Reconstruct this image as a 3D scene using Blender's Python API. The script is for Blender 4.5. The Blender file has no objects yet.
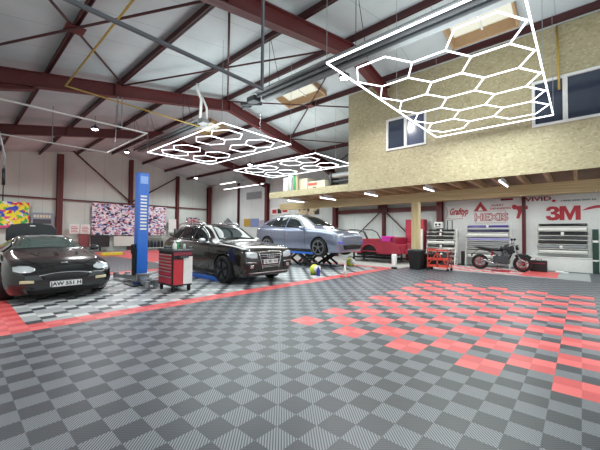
import bpy, bmesh, math, random
from mathutils import Vector, Matrix
from mathutils.bvhtree import BVHTree
random.seed(7)
PI = math.pi
SC = bpy.context.scene
COL = SC.collection
# ------------------------------------------------------------------ helpers
class MB:
    def __init__(s): s.v = []; s.f = []; s.m = []
    def add(s, vs, fs, mi=0):
        o = len(s.v); s.v += [tuple(v) for v in vs]
        s.f += [[i + o for i in f] for f in fs]; s.m += [mi] * len(fs); return s
    def box(s, a, b, mi=0):
        x0, y0, z0 = [min(p, q) for p, q in zip(a, b)]; x1, y1, z1 = [max(p, q) for p, q in zip(a, b)]
        v = [(x0,y0,z0),(x1,y0,z0),(x1,y1,z0),(x0,y1,z0),(x0,y0,z1),(x1,y0,z1),(x1,y1,z1),(x0,y1,z1)]
        return s.add(v, [(0,3,2,1),(4,5,6,7),(0,1,5,4),(1,2,6,5),(2,3,7,6),(3,0,4,7)], mi)
    def bar(s, p, q, w, h, mi=0, up=(0,0,1)):
        p = Vector(p); q = Vector(q); d = (q - p).normalized(); u = Vector(up)
        if abs(d.dot(u)) > .98: u = Vector((0,1,0))
        r = d.cross(u).normalized(); u = r.cross(d).normalized()
        v = []
        for c in (p, q):
            for a, b in ((-1,-1),(1,-1),(1,1),(-1,1)): v.append(c + r*a*w/2 + u*b*h/2)
        return s.add(v, [(0,1,2,3),(7,6,5,4),(0,4,5,1),(1,5,6,2),(2,6,7,3),(3,7,4,0)], mi)
    def tube(s, pts, r, n=8, mi=0, closed=False):
        pts = [Vector(p) for p in pts]; N = len(pts); rs = r if isinstance(r, (list, tuple)) else [r]*N
        vs = []; up = None
        for i in range(N):
            if closed: d = pts[(i+1) % N] - pts[i-1]
            else: d = pts[min(i+1, N-1)] - pts[max(i-1, 0)]
            d.normalize()
            if up is None:
                up = Vector((0,0,1)) if abs(d.z) < .9 else Vector((1,0,0))
            a = d.cross(up).normalized(); b = a.cross(d).normalized(); up = b
            for k in range(n):
                t = 2*PI*k/n; vs.append(pts[i] + (a*math.cos(t) + b*math.sin(t))*rs[i])
        fs = []
        for i in range(N if closed else N-1):
            j = (i+1) % N
            for k in range(n): l = (k+1) % n; fs.append((i*n+k, j*n+k, j*n+l, i*n+l))
        if not closed: fs += [tuple(range(n)), tuple(range((N-1)*n, N*n))[::-1]]
        return s.add(vs, fs, mi)
    def cyl(s, p, q, r, n=16, mi=0, r2=None): return s.tube([p, q], [r, r if r2 is None else r2], n, mi)
    def lathe(s, c, prof, axis='z', n=24, mi=0):
        vs = []
        for r, h in prof:
            for k in range(n):
                t = 2*PI*k/n; a = r*math.cos(t); b = r*math.sin(t)
                p = {'z': (a, b, h), 'y': (a, h, b), 'x': (h, a, b)}[axis]
                vs.append((c[0]+p[0], c[1]+p[1], c[2]+p[2]))
        fs = []
        for i in range(len(prof)-1):
            for k in range(n): l = (k+1) % n; fs.append((i*n+k, i*n+l, (i+1)*n+l, (i+1)*n+k))
        fs += [tuple(range(n))[::-1], tuple(range((len(prof)-1)*n, len(prof)*n))]
        return s.add(vs, fs, mi)
    def prism(s, poly, d, mi=0):
        n = len(poly); d = Vector(d)
        v = [Vector(p) for p in poly]; v += [p + d for p in v[:n]]
        return s.add(v, [tuple(range(n))[::-1], tuple(range(n, 2*n))] + [(i, (i+1) % n, n+(i+1) % n, n+i) for i in range(n)], mi)

def O(name, mb, mats, parent=None, bevel=0, smooth=False, loc=None, sub=0, sol=0):
    me = bpy.data.meshes.new(name)
    v = mb.v
    if loc is not None: v = [(a-loc[0], b-loc[1], c-loc[2]) for a, b, c in v]
    me.from_pydata([tuple(p) for p in v], [], [tuple(f) for f in mb.f])
    for m in (mats if isinstance(mats, (list, tuple)) else [mats]): me.materials.append(m)
    me.polygons.foreach_set('material_index', mb.m)
    bm = bmesh.new(); bm.from_mesh(me); bmesh.ops.recalc_face_normals(bm, faces=bm.faces); bm.to_mesh(me); bm.free()
    if smooth: me.polygons.foreach_set('use_smooth', [True]*len(me.polygons))
    o = bpy.data.objects.new(name, me); COL.objects.link(o)
    if loc is not None: o.location = loc
    if parent: o.parent = parent
    if bevel:
        b = o.modifiers.new('b', 'BEVEL'); b.width = bevel; b.segments = 2; b.limit_method = 'ANGLE'
    if sub:
        b = o.modifiers.new('s', 'SUBSURF'); b.levels = sub; b.render_levels = sub
    if sol:
        b = o.modifiers.new('t', 'SOLIDIFY'); b.thickness = sol; b.offset = 0
    return o
def tag(o, label, cat, group=None):
    o['label'] = label; o['category'] = cat
    if group: o['group'] = group
    return o
def T(name, label, cat, loc=(0,0,0), rz=0, group=None):
    o = bpy.data.objects.new(name, None); COL.objects.link(o); o.location = loc; o.rotation_euler = (0,0,rz)
    o.empty_display_size = .1
    return tag(o, label, cat, group)
def S(name, mb, mat, label, cat, group=None, **k):
    xs = [p[0] for p in mb.v]; ys = [p[1] for p in mb.v]; zs = [p[2] for p in mb.v]
    loc = ((min(xs)+max(xs))/2, (min(ys)+max(ys))/2, min(zs))
    return tag(O(name, mb, mat, loc=loc, **k), label, cat, group)
def STR(name, mb, mat, parent=None, **k):
    o = O(name, mb, mat, parent, **k)
    if not parent: o['kind'] = 'structure'
    return o
def dup(root, loc, rz, label, group=None):
    r = root.copy(); COL.objects.link(r); r.location = loc; r.rotation_euler = (0,0,rz); r['label'] = label
    if group: r['group'] = group
    def rec(src, dst):
        for ch in list(src.children):
            c = ch.copy(); COL.objects.link(c); c.parent = dst; rec(ch, c)
    rec(root, r); return r

# ------------------------------------------------------------------ materials
def srgb(h):
    if isinstance(h, str): h = [int(h[i:i+2], 16)/255 for i in (0,2,4)]
    return tuple(((c+.055)/1.055)**2.4 if c > .04045 else c/12.92 for c in h) + (1,)
def mat(name, col, rough=.5, metal=0, emit=0, coat=0, noise=0, nscale=8, spec=.5, bump=0):
    m = bpy.data.materials.new(name); m.use_nodes = True; nt = m.node_tree; b = nt.nodes['Principled BSDF']
    c = srgb(col); b.inputs['Base Color'].default_value = c
    b.inputs['Roughness'].default_value = rough; b.inputs['Metallic'].default_value = metal
    b.inputs['Coat Weight'].default_value = coat; b.inputs['Coat Roughness'].default_value = .04
    b.inputs['Specular IOR Level'].default_value = spec
    if emit: b.inputs['Emission Color'].default_value = c; b.inputs['Emission Strength'].default_value = emit
    tc = nt.nodes.new('ShaderNodeTexCoord'); n = nt.nodes.new('ShaderNodeTexNoise')
    n.inputs['Scale'].default_value = nscale; n.inputs['Detail'].default_value = 4
    nt.links.new(tc.outputs['Object'], n.inputs['Vector'])
    if not emit:
        mx = nt.nodes.new('ShaderNodeMixRGB'); mx.blend_type = 'MULTIPLY'
        r = nt.nodes.new('ShaderNodeValToRGB'); k = 1-(noise or .06)
        r.color_ramp.elements[0].color = (k,k,k,1); r.color_ramp.elements[0].position = .3; r.color_ramp.elements[1].position = .7
        nt.links.new(n.outputs['Fac'], r.inputs[0]); mx.inputs[0].default_value = 1
        mx.inputs[1].default_value = c; nt.links.new(r.outputs[0], mx.inputs[2]); nt.links.new(mx.outputs[0], b.inputs['Base Color'])
    if bump:
        bp = nt.nodes.new('ShaderNodeBump'); bp.inputs['Strength'].default_value = bump; bp.inputs['Distance'].default_value = .01
        nt.links.new(n.outputs['Fac'], bp.inputs['Height']); nt.links.new(bp.outputs[0], b.inputs['Normal'])
    return m
def nodes(m): nt = m.node_tree; return nt, nt.nodes['Principled BSDF'], nt.nodes.new, nt.links.new
def ribmat(name, hi, lo, diag, rough=.42):
    """plastic tile with parallel diagonal ribs, lo colour paints shade into the gaps between ribs"""
    m = mat(name, hi, rough); nt, b, N, Lk = nodes(m)
    tc = N('ShaderNodeTexCoord'); sp = N('ShaderNodeSeparateXYZ'); Lk(tc.outputs['Object'], sp.inputs[0])
    a = N('ShaderNodeMath'); a.operation = 'ADD' if diag else 'SUBTRACT'; Lk(sp.outputs[0], a.inputs[0]); Lk(sp.outputs[1], a.inputs[1])
    k = N('ShaderNodeMath'); k.operation = 'MULTIPLY'; k.inputs[1].default_value = 2*PI/(.0185*1.4142); Lk(a.outputs[0], k.inputs[0])
    s = N('ShaderNodeMath'); s.operation = 'SINE'; Lk(k.outputs[0], s.inputs[0])
    r = N('ShaderNodeMapRange'); r.inputs[1].default_value = -.55; r.inputs[2].default_value = .15; Lk(s.outputs[0], r.inputs[0])
    mx = N('ShaderNodeMixRGB'); mx.inputs[1].default_value = srgb(lo); mx.inputs[2].default_value = srgb(hi); Lk(r.outputs[0], mx.inputs[0])
    Lk(mx.outputs[0], b.inputs['Base Color'])
    return m
M = {}
M['maroon'] = mat('maroon_steel', '632a2b', .5, noise=.15)
M['maroon_dark'] = mat('dark_maroon_steel', '4a2023', .5, noise=.15)
M['galv'] = mat('galvanised', 'a4a8aa', .35, .6)
M['greysteel'] = mat('grey_painted_steel', '6d7378', .45)
M['dgrey'] = mat('dark_grey_metal', '4a4e52', .45, .3)
M['heater'] = mat('heater_steel', '9aa0a2', .4, .5, noise=.1)
M['black'] = mat('black_plastic', '161718', .45)
M['rubber'] = mat('tyre_rubber', '1b1c1e', .75)
M['white'] = mat('white_paint', 'e8e9e6', .45)
M['offwhite'] = mat('off_white_laminate', 'd9d9d2', .5)
M['yellow'] = mat('yellow_gas_pipe', 'b99a45', .4)
M['red'] = mat('red_enamel', 'c8303c', .35, coat=.3)
M['redsign'] = mat('red_vinyl_lettering', 'b02434', .5)
M['orange'] = mat('orange_red_enamel', 'd84a3a', .4)
M['blue'] = mat('blue_enamel', '2f6fd0', .35, coat=.2)
M['chrome'] = mat('chrome', 'd8dadc', .12, 1)
M['alloy'] = mat('dark_alloy', '2a2c2f', .3, .7)
M['alloyl'] = mat('light_alloy', '9a9c9e', .3, .8)
M['silverp'] = mat('silver_metal', 'b8bcbf', .3, .7)
M['glass'] = mat('dark_car_glass', '1a2224', .04, spec=.8)
M['lamp'] = mat('headlamp_lens', 'c5cdd2', .08, .3, coat=1)
M['tube'] = mat('led_tube', 'f4f8ff', .5, emit=3.2)
M['tube2'] = mat('batten_tube', 'f2f5ff', .5, emit=5)
M['bay'] = mat('high_bay_diffuser', 'f6f8ff', .5, emit=30)
M['plate'] = mat('white_number_plate', 'e9ebec', .4)
M['card'] = mat('cardboard', 'b5a583', .8, noise=.12)
M['green'] = mat('green_vinyl', '2c9a5c', .4)
M['dgreen'] = mat('dark_green_roll', '1e4034', .5)
M['purple'] = mat('purple_vinyl', '4a3a92', .35)
M['lilac'] = mat('lilac_vinyl', '9d98cf', .35)
M['navy'] = mat('navy_vinyl', '27264e', .35)
M['grey'] = mat('grey_vinyl', '8d9195', .4)
M['gblack'] = mat('gloss_black_vinyl', '26282b', .25)
M['pink'] = mat('magenta_cloth', 'd63bb0', .8)
M['carred'] = mat('worn_red_paint', 'b4344a', .5, coat=0, noise=.25, nscale=3)
M['cardred'] = mat('dark_red_paint', '8c1f38', .4, coat=.3)
M['lime'] = mat('lime_plastic', 'd6de4a', .4)
M['blackpaint'] = mat('black_car_paint', '191c1d', .2, 0, coat=.8)
M['brownpaint'] = mat('black_brown_metallic_paint', '26211f', .2, .25, coat=.7)
M['silverpaint'] = mat('silver_blue_metallic_paint', '8790a6', .28, .65, coat=1)
M['liner'] = mat('wheel_arch_liner', '0e0e0f', .8)
M['concrete'] = mat('pale_concrete', 'b9b8b4', .6, noise=.12, nscale=2)
M['amber'] = mat('amber_fog_lamp', 'd8cfa8', .15, coat=1)
M['tint'] = mat('blue_violet_lens', '6a62c8', .2)

def osb(name, c1, c2, c3, scale=14):
    m = mat(name, c1, .55); nt, b, N, Lk = nodes(m)
    tc = N('ShaderNodeTexCoord'); mp = N('ShaderNodeMapping'); mp.inputs['Scale'].default_value = (1, .55, 1); Lk(tc.outputs['Object'], mp.inputs[0])
    v = N('ShaderNodeTexVoronoi'); v.inputs['Scale'].default_value = scale; v.inputs['Randomness'].default_value = 1
    nz = N('ShaderNodeTexNoise'); nz.inputs['Scale'].default_value = 4; nz.inputs['Detail'].default_value = 5
    va = N('ShaderNodeVectorMath'); va.operation = 'ADD'; vs = N('ShaderNodeVectorMath'); vs.operation = 'SCALE'; vs.inputs['Scale'].default_value = .25
    Lk(mp.outputs[0], nz.inputs['Vector']); Lk(nz.outputs['Color'], vs.inputs[0]); Lk(mp.outputs[0], va.inputs[0]); Lk(vs.outputs[0], va.inputs[1]); Lk(va.outputs[0], v.inputs['Vector'])
    sp = N('ShaderNodeSeparateColor'); Lk(v.outputs['Color'], sp.inputs[0])
    r = N('ShaderNodeValToRGB'); e = r.color_ramp.elements; e[0].color = srgb(c2); e[1].color = srgb(c3); e.new(.3).color = srgb(c1); e.new(.75).color = srgb(c1)
    Lk(sp.outputs[0], r.inputs[0]); Lk(r.outputs[0], b.inputs['Base Color'])
    bp = N('ShaderNodeBump'); bp.inputs['Strength'].default_value = .25; bp.inputs['Distance'].default_value = .01; Lk(sp.outputs[1], bp.inputs['Height']); Lk(bp.outputs[0], b.inputs['Normal'])
    return m
M['osb'] = osb('oriented_strand_board', 'b0a685', '9d9270', 'c1b998', 30)
def timber(name, c1, c2, sc):
    m = mat(name, c1, .6); nt, b, N, Lk = nodes(m)
    tc = N('ShaderNodeTexCoord'); mp = N('ShaderNodeMapping'); mp.inputs['Scale'].default_value = sc; Lk(tc.outputs['Object'], mp.inputs[0])
    n = N('ShaderNodeTexNoise'); n.inputs['Scale'].default_value = 3; n.inputs['Detail'].default_value = 6; Lk(mp.outputs[0], n.inputs['Vector'])
    r = N('ShaderNodeValToRGB'); r.color_ramp.elements[0].position = .3; r.color_ramp.elements[1].position = .7
    r.color_ramp.elements[0].color = srgb(c2); r.color_ramp.elements[1].color = srgb(c1); Lk(n.outputs['Fac'], r.inputs[0]); Lk(r.outputs[0], b.inputs['Base Color'])
    return m
M['timber'] = timber('pale_timber', 'dccb9f', 'c2ad7c', (3, .3, 8))
M['timberv'] = timber('pale_timber_upright', 'dccb9f', 'c2ad7c', (8, 8, .4))
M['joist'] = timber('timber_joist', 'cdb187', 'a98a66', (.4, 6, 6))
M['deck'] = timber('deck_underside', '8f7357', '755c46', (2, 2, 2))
def panelmat(name, c1, c2, axis, period, rough=.6):
    """sandwich wall panels: thin seam lines every `period` metres"""
    m = mat(name, c1, rough); nt, b, N, Lk = nodes(m)
    tc = N('ShaderNodeTexCoord'); sp = N('ShaderNodeSeparateXYZ'); Lk(tc.outputs['Object'], sp.inputs[0])
    d = N('ShaderNodeMath'); d.operation = 'DIVIDE'; d.inputs[1].default_value = period; Lk(sp.outputs[axis], d.inputs[0])
    f = N('ShaderNodeMath'); f.operation = 'FRACT'; Lk(d.outputs[0], f.inputs[0])
    l = N('ShaderNodeMath'); l.operation = 'LESS_THAN'; l.inputs[1].default_value = .02; Lk(f.outputs[0], l.inputs[0])
    n = N('ShaderNodeTexNoise'); n.inputs['Scale'].default_value = .8; n.inputs['Detail'].default_value = 5; Lk(tc.outputs['Object'], n.inputs['Vector'])
    r = N('ShaderNodeValToRGB'); r.color_ramp.elements[0].position = .3; r.color_ramp.elements[1].position = .7
    r.color_ramp.elements[0].color = srgb(c2); r.color_ramp.elements[1].color = srgb(c1); Lk(n.outputs['Fac'], r.inputs[0])
    mx = N('ShaderNodeMixRGB'); mx.blend_type = 'MULTIPLY'; mx.inputs[2].default_value = (.72,.73,.74,1); Lk(l.outputs[0], mx.inputs[0]); Lk(r.outputs[0], mx.inputs[1]); Lk(mx.outputs[0], b.inputs['Base Color'])
    return m
M['wallL'] = panelmat('gable_wall_panels', 'd4dcd5', 'c8d0ca', 0, 1.15)
M['wallB'] = panelmat('eaves_wall_panels', 'd6dedb', 'c9d1cf', 1, 1.2)
M['roof'] = panelmat('insulated_roof_lining', 'c4cdd0', 'b0babd', 1, 1.2, .5)
M['signwall'] = mat('white_sign_board', 'dfe1e0', .5)
# floor tiles: light and dark look of the rib directions is painted into the colours
FM = [ribmat('grey_tile_lit', '868b91', '3a3e44', False), ribmat('grey_tile_shaded', '41464d', '2d3036', True),
      ribmat('red_tile_lit', 'f07474', 'cc5050', False), ribmat('red_tile_shaded', 'dc585a', 'b84446', True),
      ribmat('silver_tile_light', 'd2d6d6', 'b4b7b8', False), ribmat('silver_tile_mid', 'a9aeb0', '94989a', True),
      M['concrete'], mat('dark_grey_floor', '5a5f64', .5)]

# ------------------------------------------------------------------ camera
yaw, pitch, roll = .731929, .0267236, .0085824
F = Vector((math.cos(yaw)*math.cos(pitch), math.sin(yaw)*math.cos(pitch), math.sin(pitch)))
R = Vector((math.sin(yaw), -math.cos(yaw), 0)); U = R.cross(F)
R2 = R*math.cos(roll) + U*math.sin(roll); U2 = -R*math.sin(roll) + U*math.cos(roll)
cam = bpy.data.cameras.new('camera'); co = bpy.data.objects.new('camera', cam); COL.objects.link(co)
mw = Matrix.Identity(4)
for i in range(3): mw[i][0] = R2[i]; mw[i][1] = U2[i]; mw[i][2] = -F[i]
mw[0][3], mw[1][3], mw[2][3] = -1.57377, -1.616976, 1.363251
co.matrix_world = mw; cam.sensor_width = 36; cam.lens = 313.892/600*36; cam.clip_start = .05
SC.camera = co

# ------------------------------------------------------------------ shell
RX, RZ, SL = 6.35, 7.05, .195
XB, YL, XS, YS = 14.45, 24.0, -2.2, -5.0
def zr(x, o=0): return RZ + o - SL*abs(x-RX)
fl = MB(); vi = {}
def fv(a, b):
    if (a, b) not in vi: vi[(a, b)] = len(fl.v); fl.v.append((a*.2, b*.2, 0))
    return vi[(a, b)]
A0, A1, B0, B1 = -30, 73, -28, 121
for a in range(A0, A1):
    for b in range(B0, B1):
        par = (a+b) % 2; k = 0 if par == 0 else 1
        i, j = a//2, (b+9)//2
        if 5 <= i < 20 and 0 <= j <= 8 and (i+j) % 2 == 1: k = 2 + par
        if b in (20, 21) and -4 <= a < 52: k = 2 + par
        elif a in (50, 51) and 20 <= b < 80: k = 2 + par
        elif -10 <= a < -4 and 20 <= b < 36: k = 2 + par
        elif a < 50 and b >= 22:
            if (a//2 + b//2) % 2 == 0: k = 4 if par else 5
            else: k = 1 if par == 0 else 5
            if a < 23:
                if 48 <= b < 51: k = 2 + par
                elif 51 <= b < 90: k = 0 if par == 0 else 1
                elif 90 <= b < 112: k = 2 + par
            elif a < 46 and 65 <= b < 112: k = 2 + par
        elif a >= 52 and b >= 19: k = 6
        elif a >= 56:
            if b < -9: k = 7
            elif b < -5: k = 5 if a < 68 else 7
            elif a < 68 and b < 16: k = 5 if a == 56 else (2 + par if (a//2 + b//2) % 2 or b < 0 else 4)
            else: k = 7
        fl.f.append((fv(a, b), fv(a+1, b), fv(a+1, b+1), fv(a, b+1))); fl.m.append(k)
STR('floor', fl, FM)
# walls
w = MB(); w.prism([(XS, YL, 0), (XB, YL, 0), (XB, YL, zr(XB, .2)), (RX, YL, zr(RX, .2)), (XS, YL, zr(XS, .2))], (0, .15, 0)); STR('wall_left', w, M['wallL'])
w = MB(); w.box((XB, YS, 0), (XB+.15, YL, zr(XB, .2))); STR('wall_back', w, M['wallB'])
w = MB(); w.box((XS-.15, -.5, 0), (XS, YL, zr(XS, .2))); STR('wall_side', w, M['wallL'])
# roof
w = MB()
def slab(mb, x0, x1, y0, y1):
    v = [(x, y, zr(x, o)) for o in (.2, .3) for x, y in ((x0,y0),(x1,y0),(x1,y1),(x0,y1))]
    mb.add(v, [(0,1,2,3),(7,6,5,4),(0,4,5,1),(1,5,6,2),(2,6,7,3),(3,7,4,0)])
slab(w, XS-.15, RX, YS, YL+.15)
slab(w, RX, 7.05, YS, YL+.15); slab(w, 8.05, XB+.15, YS, YL+.15)
sky = [(-.45, 1.1), (5.75, 7.7), (12.2, 14.1)]
ys = [YS] + [t for s_ in sky for t in s_] + [YL+.15]
for i in range(0, len(ys), 2): slab(w, 7.05, 8.05, ys[i], ys[i+1])
STR('ceiling', w, M['roof'])
M['skypane'] = mat('skylight_sheet', 'f3e6c4', .4)
nt, b, N, Lk = nodes(M['skypane'])
tr = N('ShaderNodeBsdfTranslucent'); tr.inputs[0].default_value = srgb('f6e8c8'); tp = N('ShaderNodeBsdfTransparent'); mxs = N('ShaderNodeMixShader'); mxs.inputs[0].default_value = .6
Lk(tr.outputs[0], mxs.inputs[1]); Lk(tp.outputs[0], mxs.inputs[2]); Lk(mxs.outputs[0], nt.nodes['Material Output'].inputs['Surface'])
M['curb'] = mat('skylight_timber_curb', 'a98a68', .6)
for n_, (y0, y1) in enumerate(sky):
    t = bpy.data.objects.new('window_%d' % (n_+3), None); COL.objects.link(t); t['kind'] = 'structure'
    c = MB(); zc = .15
    for x in (7.02, 8.02): c.prism([(x, y0, zr(x, .02)), (x+.06, y0, zr(x+.06, .02)), (x+.06, y0, zr(x+.06, .34)), (x, y0, zr(x, .34))], (0, y1-y0, 0))
    for y in (y0-.03, y1-.03): c.prism([(7.02, y, zr(7.02, .02)), (8.08, y, zr(8.08, .02)), (8.08, y, zr(8.08, .34)), (7.02, y, zr(7.02, .34))], (0, .06, 0))
    O('curb', c, M['curb'], t)
    c = MB(); c.prism([(7.08, y0+.03, zr(7.08, .30)), (8.02, y0+.03, zr(8.02, .30)), (8.02, y0+.03, zr(8.02, .32)), (7.08, y0+.03, zr(7.08, .32))], (0, y1-y0-.06, 0)); O('pane', c, M['skypane'], t)
    c = MB(); ym = (y0+y1)/2; c.prism([(7.08, ym, zr(7.08, .25)), (8.02, ym, zr(8.02, .25)), (8.02, ym, zr(8.02, .295)), (7.08, ym, zr(7.08, .295))], (0, .05, 0)); O('glazing_bar', c, M['white'], t)

# ------------------------------------------------------------------ steelwork
def ibar(mb, p, q, w, h, tf=.02, tw=.02, up=(0,0,1)):
    p = Vector(p); q = Vector(q); d = (q-p).normalized(); u = Vector(up); r = d.cross(u).normalized(); u = r.cross(d).normalized()
    mb.bar(p, q, tw, h - 2*tf, up=up)
    for s_ in (-1, 1): mb.bar(p + u*s_*(h/2-tf/2), q + u*s_*(h/2-tf/2), w, tf, up=up)
def portal(Y, name):
    t = T('roof_rafter', name, 'roof beam', (RX, Y, zr(RX)-.42))
    X0, X1 = XS+.05, XB-.25
    for a, b_ in ((X0, RX), (RX, X1)):
        mb = MB(); h = .42
        for (ya, yb, o0, o1) in ((-.012, .012, 0, -h), (-.11, .11, 0, -.022), (-.11, .11, -h+.022, -h)):
            pts = [(a, Y+ya, zr(a, o0)), (b_, Y+ya, zr(b_, o0)), (b_, Y+ya, zr(b_, o1)), (a, Y+ya, zr(a, o1))]
            mb.prism([(x-RX, y-Y, z-(zr(RX)-.42)) for x, y, z in pts], (0, yb-ya, 0))
        O('beam', mb, M['maroon'], t)
    # haunches at the eaves, web stiffener plates
    for a, s_ in ((X0, 1), (X1, -1)):
        mb = MB(); e = a + s_*2.0
        pts = [(a, zr(a, -.40)), (e, zr(e, -.40)), (e, zr(e, -.50)), (a, zr(a, -.72))]
        mb.prism([(x-RX, -.012, z-(zr(RX)-.42)) for x, z in pts], (0, .024, 0))
        mb.prism([(x-RX, -.11, z-(zr(RX)-.42)) for x, z in ((e, zr(e, -.50)), (a, zr(a, -.72)), (a, zr(a, -.74)), (e, zr(e, -.52)))], (0, .22, 0))
        mb.prism([(x-RX, -.11, z-(zr(RX)-.42)) for x, z in ((e, zr(e, -.40)), (e+.03, zr(e, -.40)), (e+.03, zr(e, -.52)), (e, zr(e, -.52)))], (0, .22, 0))
        O('haunch', mb, M['maroon'], t)
    for x in (RX, 1.9, 10.3):
        mb = MB(); mb.box((x-RX-.012, -.11, zr(x, -.42)-(zr(RX)-.42)), (x-RX+.012, .11, zr(x)-(zr(RX)-.42))); O('stiffener_plate', mb, M['maroon'], t)
portal(3.5, 'nearest maroon steel rafter, crossing behind the grey drop pole at the top')
portal(9.7, 'maroon steel rafter bent at the ridge above the middle hexagon light')
portal(16.1, 'far maroon steel rafter behind the white curtain rail on the left')
pl = ['over the black sports car, the leftmost one', 'second from the left, crossing the grey cross tube', 'third from the left, carrying the long heater', 'at the ridge of the roof', 'just below the skylights on the right slope', 'over the gap left of the strand board room', 'low on the right slope behind the hexagon lights']
for x, l in zip((.15, 2.07, 4.08, 6.2, 8.37, 10.12, 12.1), pl):
    mb = MB(); z = zr(x, .1)
    mb.box((x-.015, YS+.1, z-.099), (x+.015, YL-.02, z+.09)); mb.box((x-.045, YS+.1, z-.099), (x+.045, YL-.02, z-.085))
    S('roof_purlin', mb, M['maroon_dark'], 'maroon purlin ' + l, 'purlin')
def rod(pts, r, name, label, cat, m='maroon_dark', group=None):
    mb = MB(); mb.tube(pts, r, 8); return S(name, mb, M[m], label, cat, group, smooth=True)
def rp(x, y, o=0): return (x, y, zr(x, o))
bx = [(-1.9, 2.07, 'at the upper left'), (2.07, 6.2, 'behind the grey drop pole'), (6.2, 10.12, 'beside the skylight'), (10.12, 14.1, 'low on the right slope')]
for x0, x1, l in bx:
    for s_, d in ((0, 'rising towards the gable'), (1, 'falling towards the gable')):
        p = rp(x0, 3.62 if s_ == 0 else 9.58, .02); q = rp(x1, 9.58 if s_ == 0 else 3.62, .02 if s_ == 0 else -.06)
        if s_: p = (p[0], p[1], p[2]-.07)
        rod([p, q], .028, 'roof_brace', 'thin roof brace ' + l + ', ' + d, 'brace')
    if x0 < 0:
        xm = .14; mb = MB(); mb.box((xm-.18, 6.45, zr(xm, -.045)), (xm+.18, 6.8, zr(xm, -.025))); S('gusset_plate', mb, M['maroon'], 'square bolted gusset plate on the leftmost purlin at the top left', 'plate')
    if x0 > 6 and x0 < 7:
        xm = 8.2; mb = MB(); mb.box((xm-.14, 6.5, zr(xm, -.10)), (xm+.14, 6.78, zr(xm, -.08))); S('gusset_plate', mb, M['maroon'], 'small gusset plate where the braces cross beside the skylight', 'plate')
# columns
def hcol(x, y, z1, wx, wy, label, alongx=False, m='maroon'):
    mb = MB(); t_ = .02
    if alongx:   # web in the x direction
        mb.box((x-wx/2, y-t_/2, 0), (x+wx/2, y+t_/2, z1)); mb.box((x-wx/2, y-wy/2, 0), (x-wx/2+t_, y+wy/2, z1)); mb.box((x+wx/2-t_, y-wy/2, 0), (x+wx/2, y+wy/2, z1))
    else:
        mb.box((x-t_/2, y-wy/2, 0), (x+t_/2, y+wy/2, z1)); mb.box((x-wx/2, y-wy/2, 0), (x+wx/2, y-wy/2+t_, z1)); mb.box((x-wx/2, y+wy/2-t_, 0), (x+wx/2, y+wy/2, z1))
    mb.box((x-wx/2-.05, y-wy/2-.05, 0), (x+wx/2+.05, y+wy/2+.05, .02))
    S('steel_column', mb, M[m], label, 'column')
hcol(14.28, 15.98, zr(14.2, -.4), .3, .24, 'wide maroon wall column behind the rear of the silver car', True)
hcol(14.28, 9.7, zr(14.2, -.4), .3, .24, 'maroon wall column under the mezzanine behind the silver car bonnet', True)
hcol(14.28, 3.5, zr(14.2, -.4), .3, .24, 'maroon wall column behind the roll rack left of the script lettering', True)
hcol(14.33, 6.48, zr(14.3), .16, .16, 'slim maroon column where the two wall braces meet', True)
hcol(14.30, .17, zr(14.3), .10, .13, 'slim maroon column standing just behind the motorcycle front wheel', True)
hcol(14.36, 19.6, zr(14.3), .14, .14, 'thin dark maroon post on the far wall behind the dark estate car', True, 'maroon_dark')
hcol(14.2, 23.8, zr(14.2), .3, .3, 'maroon corner column where the two far walls meet')
hcol(3.15, 23.8, zr(3.15), .32, .3, 'thick maroon gable column above the black sports car')
hcol(7.5, 23.83, zr(7.5), .26, .24, 'maroon gable column beside the blue lift post')
hcol(11.2, 23.83, zr(11.2), .22, .24, 'maroon gable column behind the white notice and tool cabinet')
mb = MB(); mb.box((XS, 23.86, 3.42), (XB, 23.96, 3.52)); S('wall_rail', mb, M['maroon'], 'long maroon horizontal rail across the gable wall above the posters', 'rail')
mb = MB(); ibar(mb, (14.3, 3.55, 2.66), (14.3, 9.6, 2.66), .12, .22); S('wall_rail', mb, M['maroon'], 'maroon horizontal rail on the wall just under the mezzanine beam', 'rail')
rod([(3.3, 23.72, 7.2), (7.45, 23.72, 3.62)], .05, 'wall_brace', 'maroon diagonal brace falling from the thick gable column towards the collage banner', 'brace')
rod([(7.55, 23.72, 3.62), (11.15, 23.72, 6.0)], .05, 'wall_brace', 'maroon diagonal brace rising to the right from behind the blue lift post', 'brace')
rod([(14.2, 6.6, 2.6), (14.2, 9.45, .12)], .035, 'wall_brace', 'thin dark diagonal brace falling left behind the red car shell', 'brace')
rod([(14.2, 6.36, 2.6), (14.2, 3.72, .12)], .035, 'wall_brace', 'thin dark diagonal brace falling right behind the red car shell', 'brace')
mb = MB(); mb.box((14.17, 6.2, 2.5), (14.2, 6.76, 2.95)); S('gusset_plate', mb, M['maroon_dark'], 'bolted plate joining the two wall braces below the mezzanine', 'plate')

# ------------------------------------------------------------------ mezzanine and strand board room
XO = 8.75
mz = T('mezzanine', 'pale timber mezzanine deck on a long beam along the far wall', 'mezzanine', (11.05, 3.5, 0))
def mzO(name, mb, m, **k): return O(name, MBs(mb, (11.05, 3.5, 0)), m, mz, **k)
def MBs(mb, d):
    mb.v = [(a-d[0], b-d[1], c-d[2]) for a, b, c in mb.v]; return mb
mb = MB(); mb.box((10.95, YS, 2.68), (11.15, 11.2, 3.03)); mzO('beam', mb, M['timber'], bevel=.008)
mb = MB(); mb.box((11.0, 3.29, 0), (11.28, 3.57, 2.68)); mzO('post', mb, M['timberv'], bevel=.008)
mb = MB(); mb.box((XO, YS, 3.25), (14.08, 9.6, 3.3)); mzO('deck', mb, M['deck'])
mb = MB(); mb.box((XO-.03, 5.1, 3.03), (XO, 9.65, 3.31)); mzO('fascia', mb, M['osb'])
y = -4.6
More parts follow.
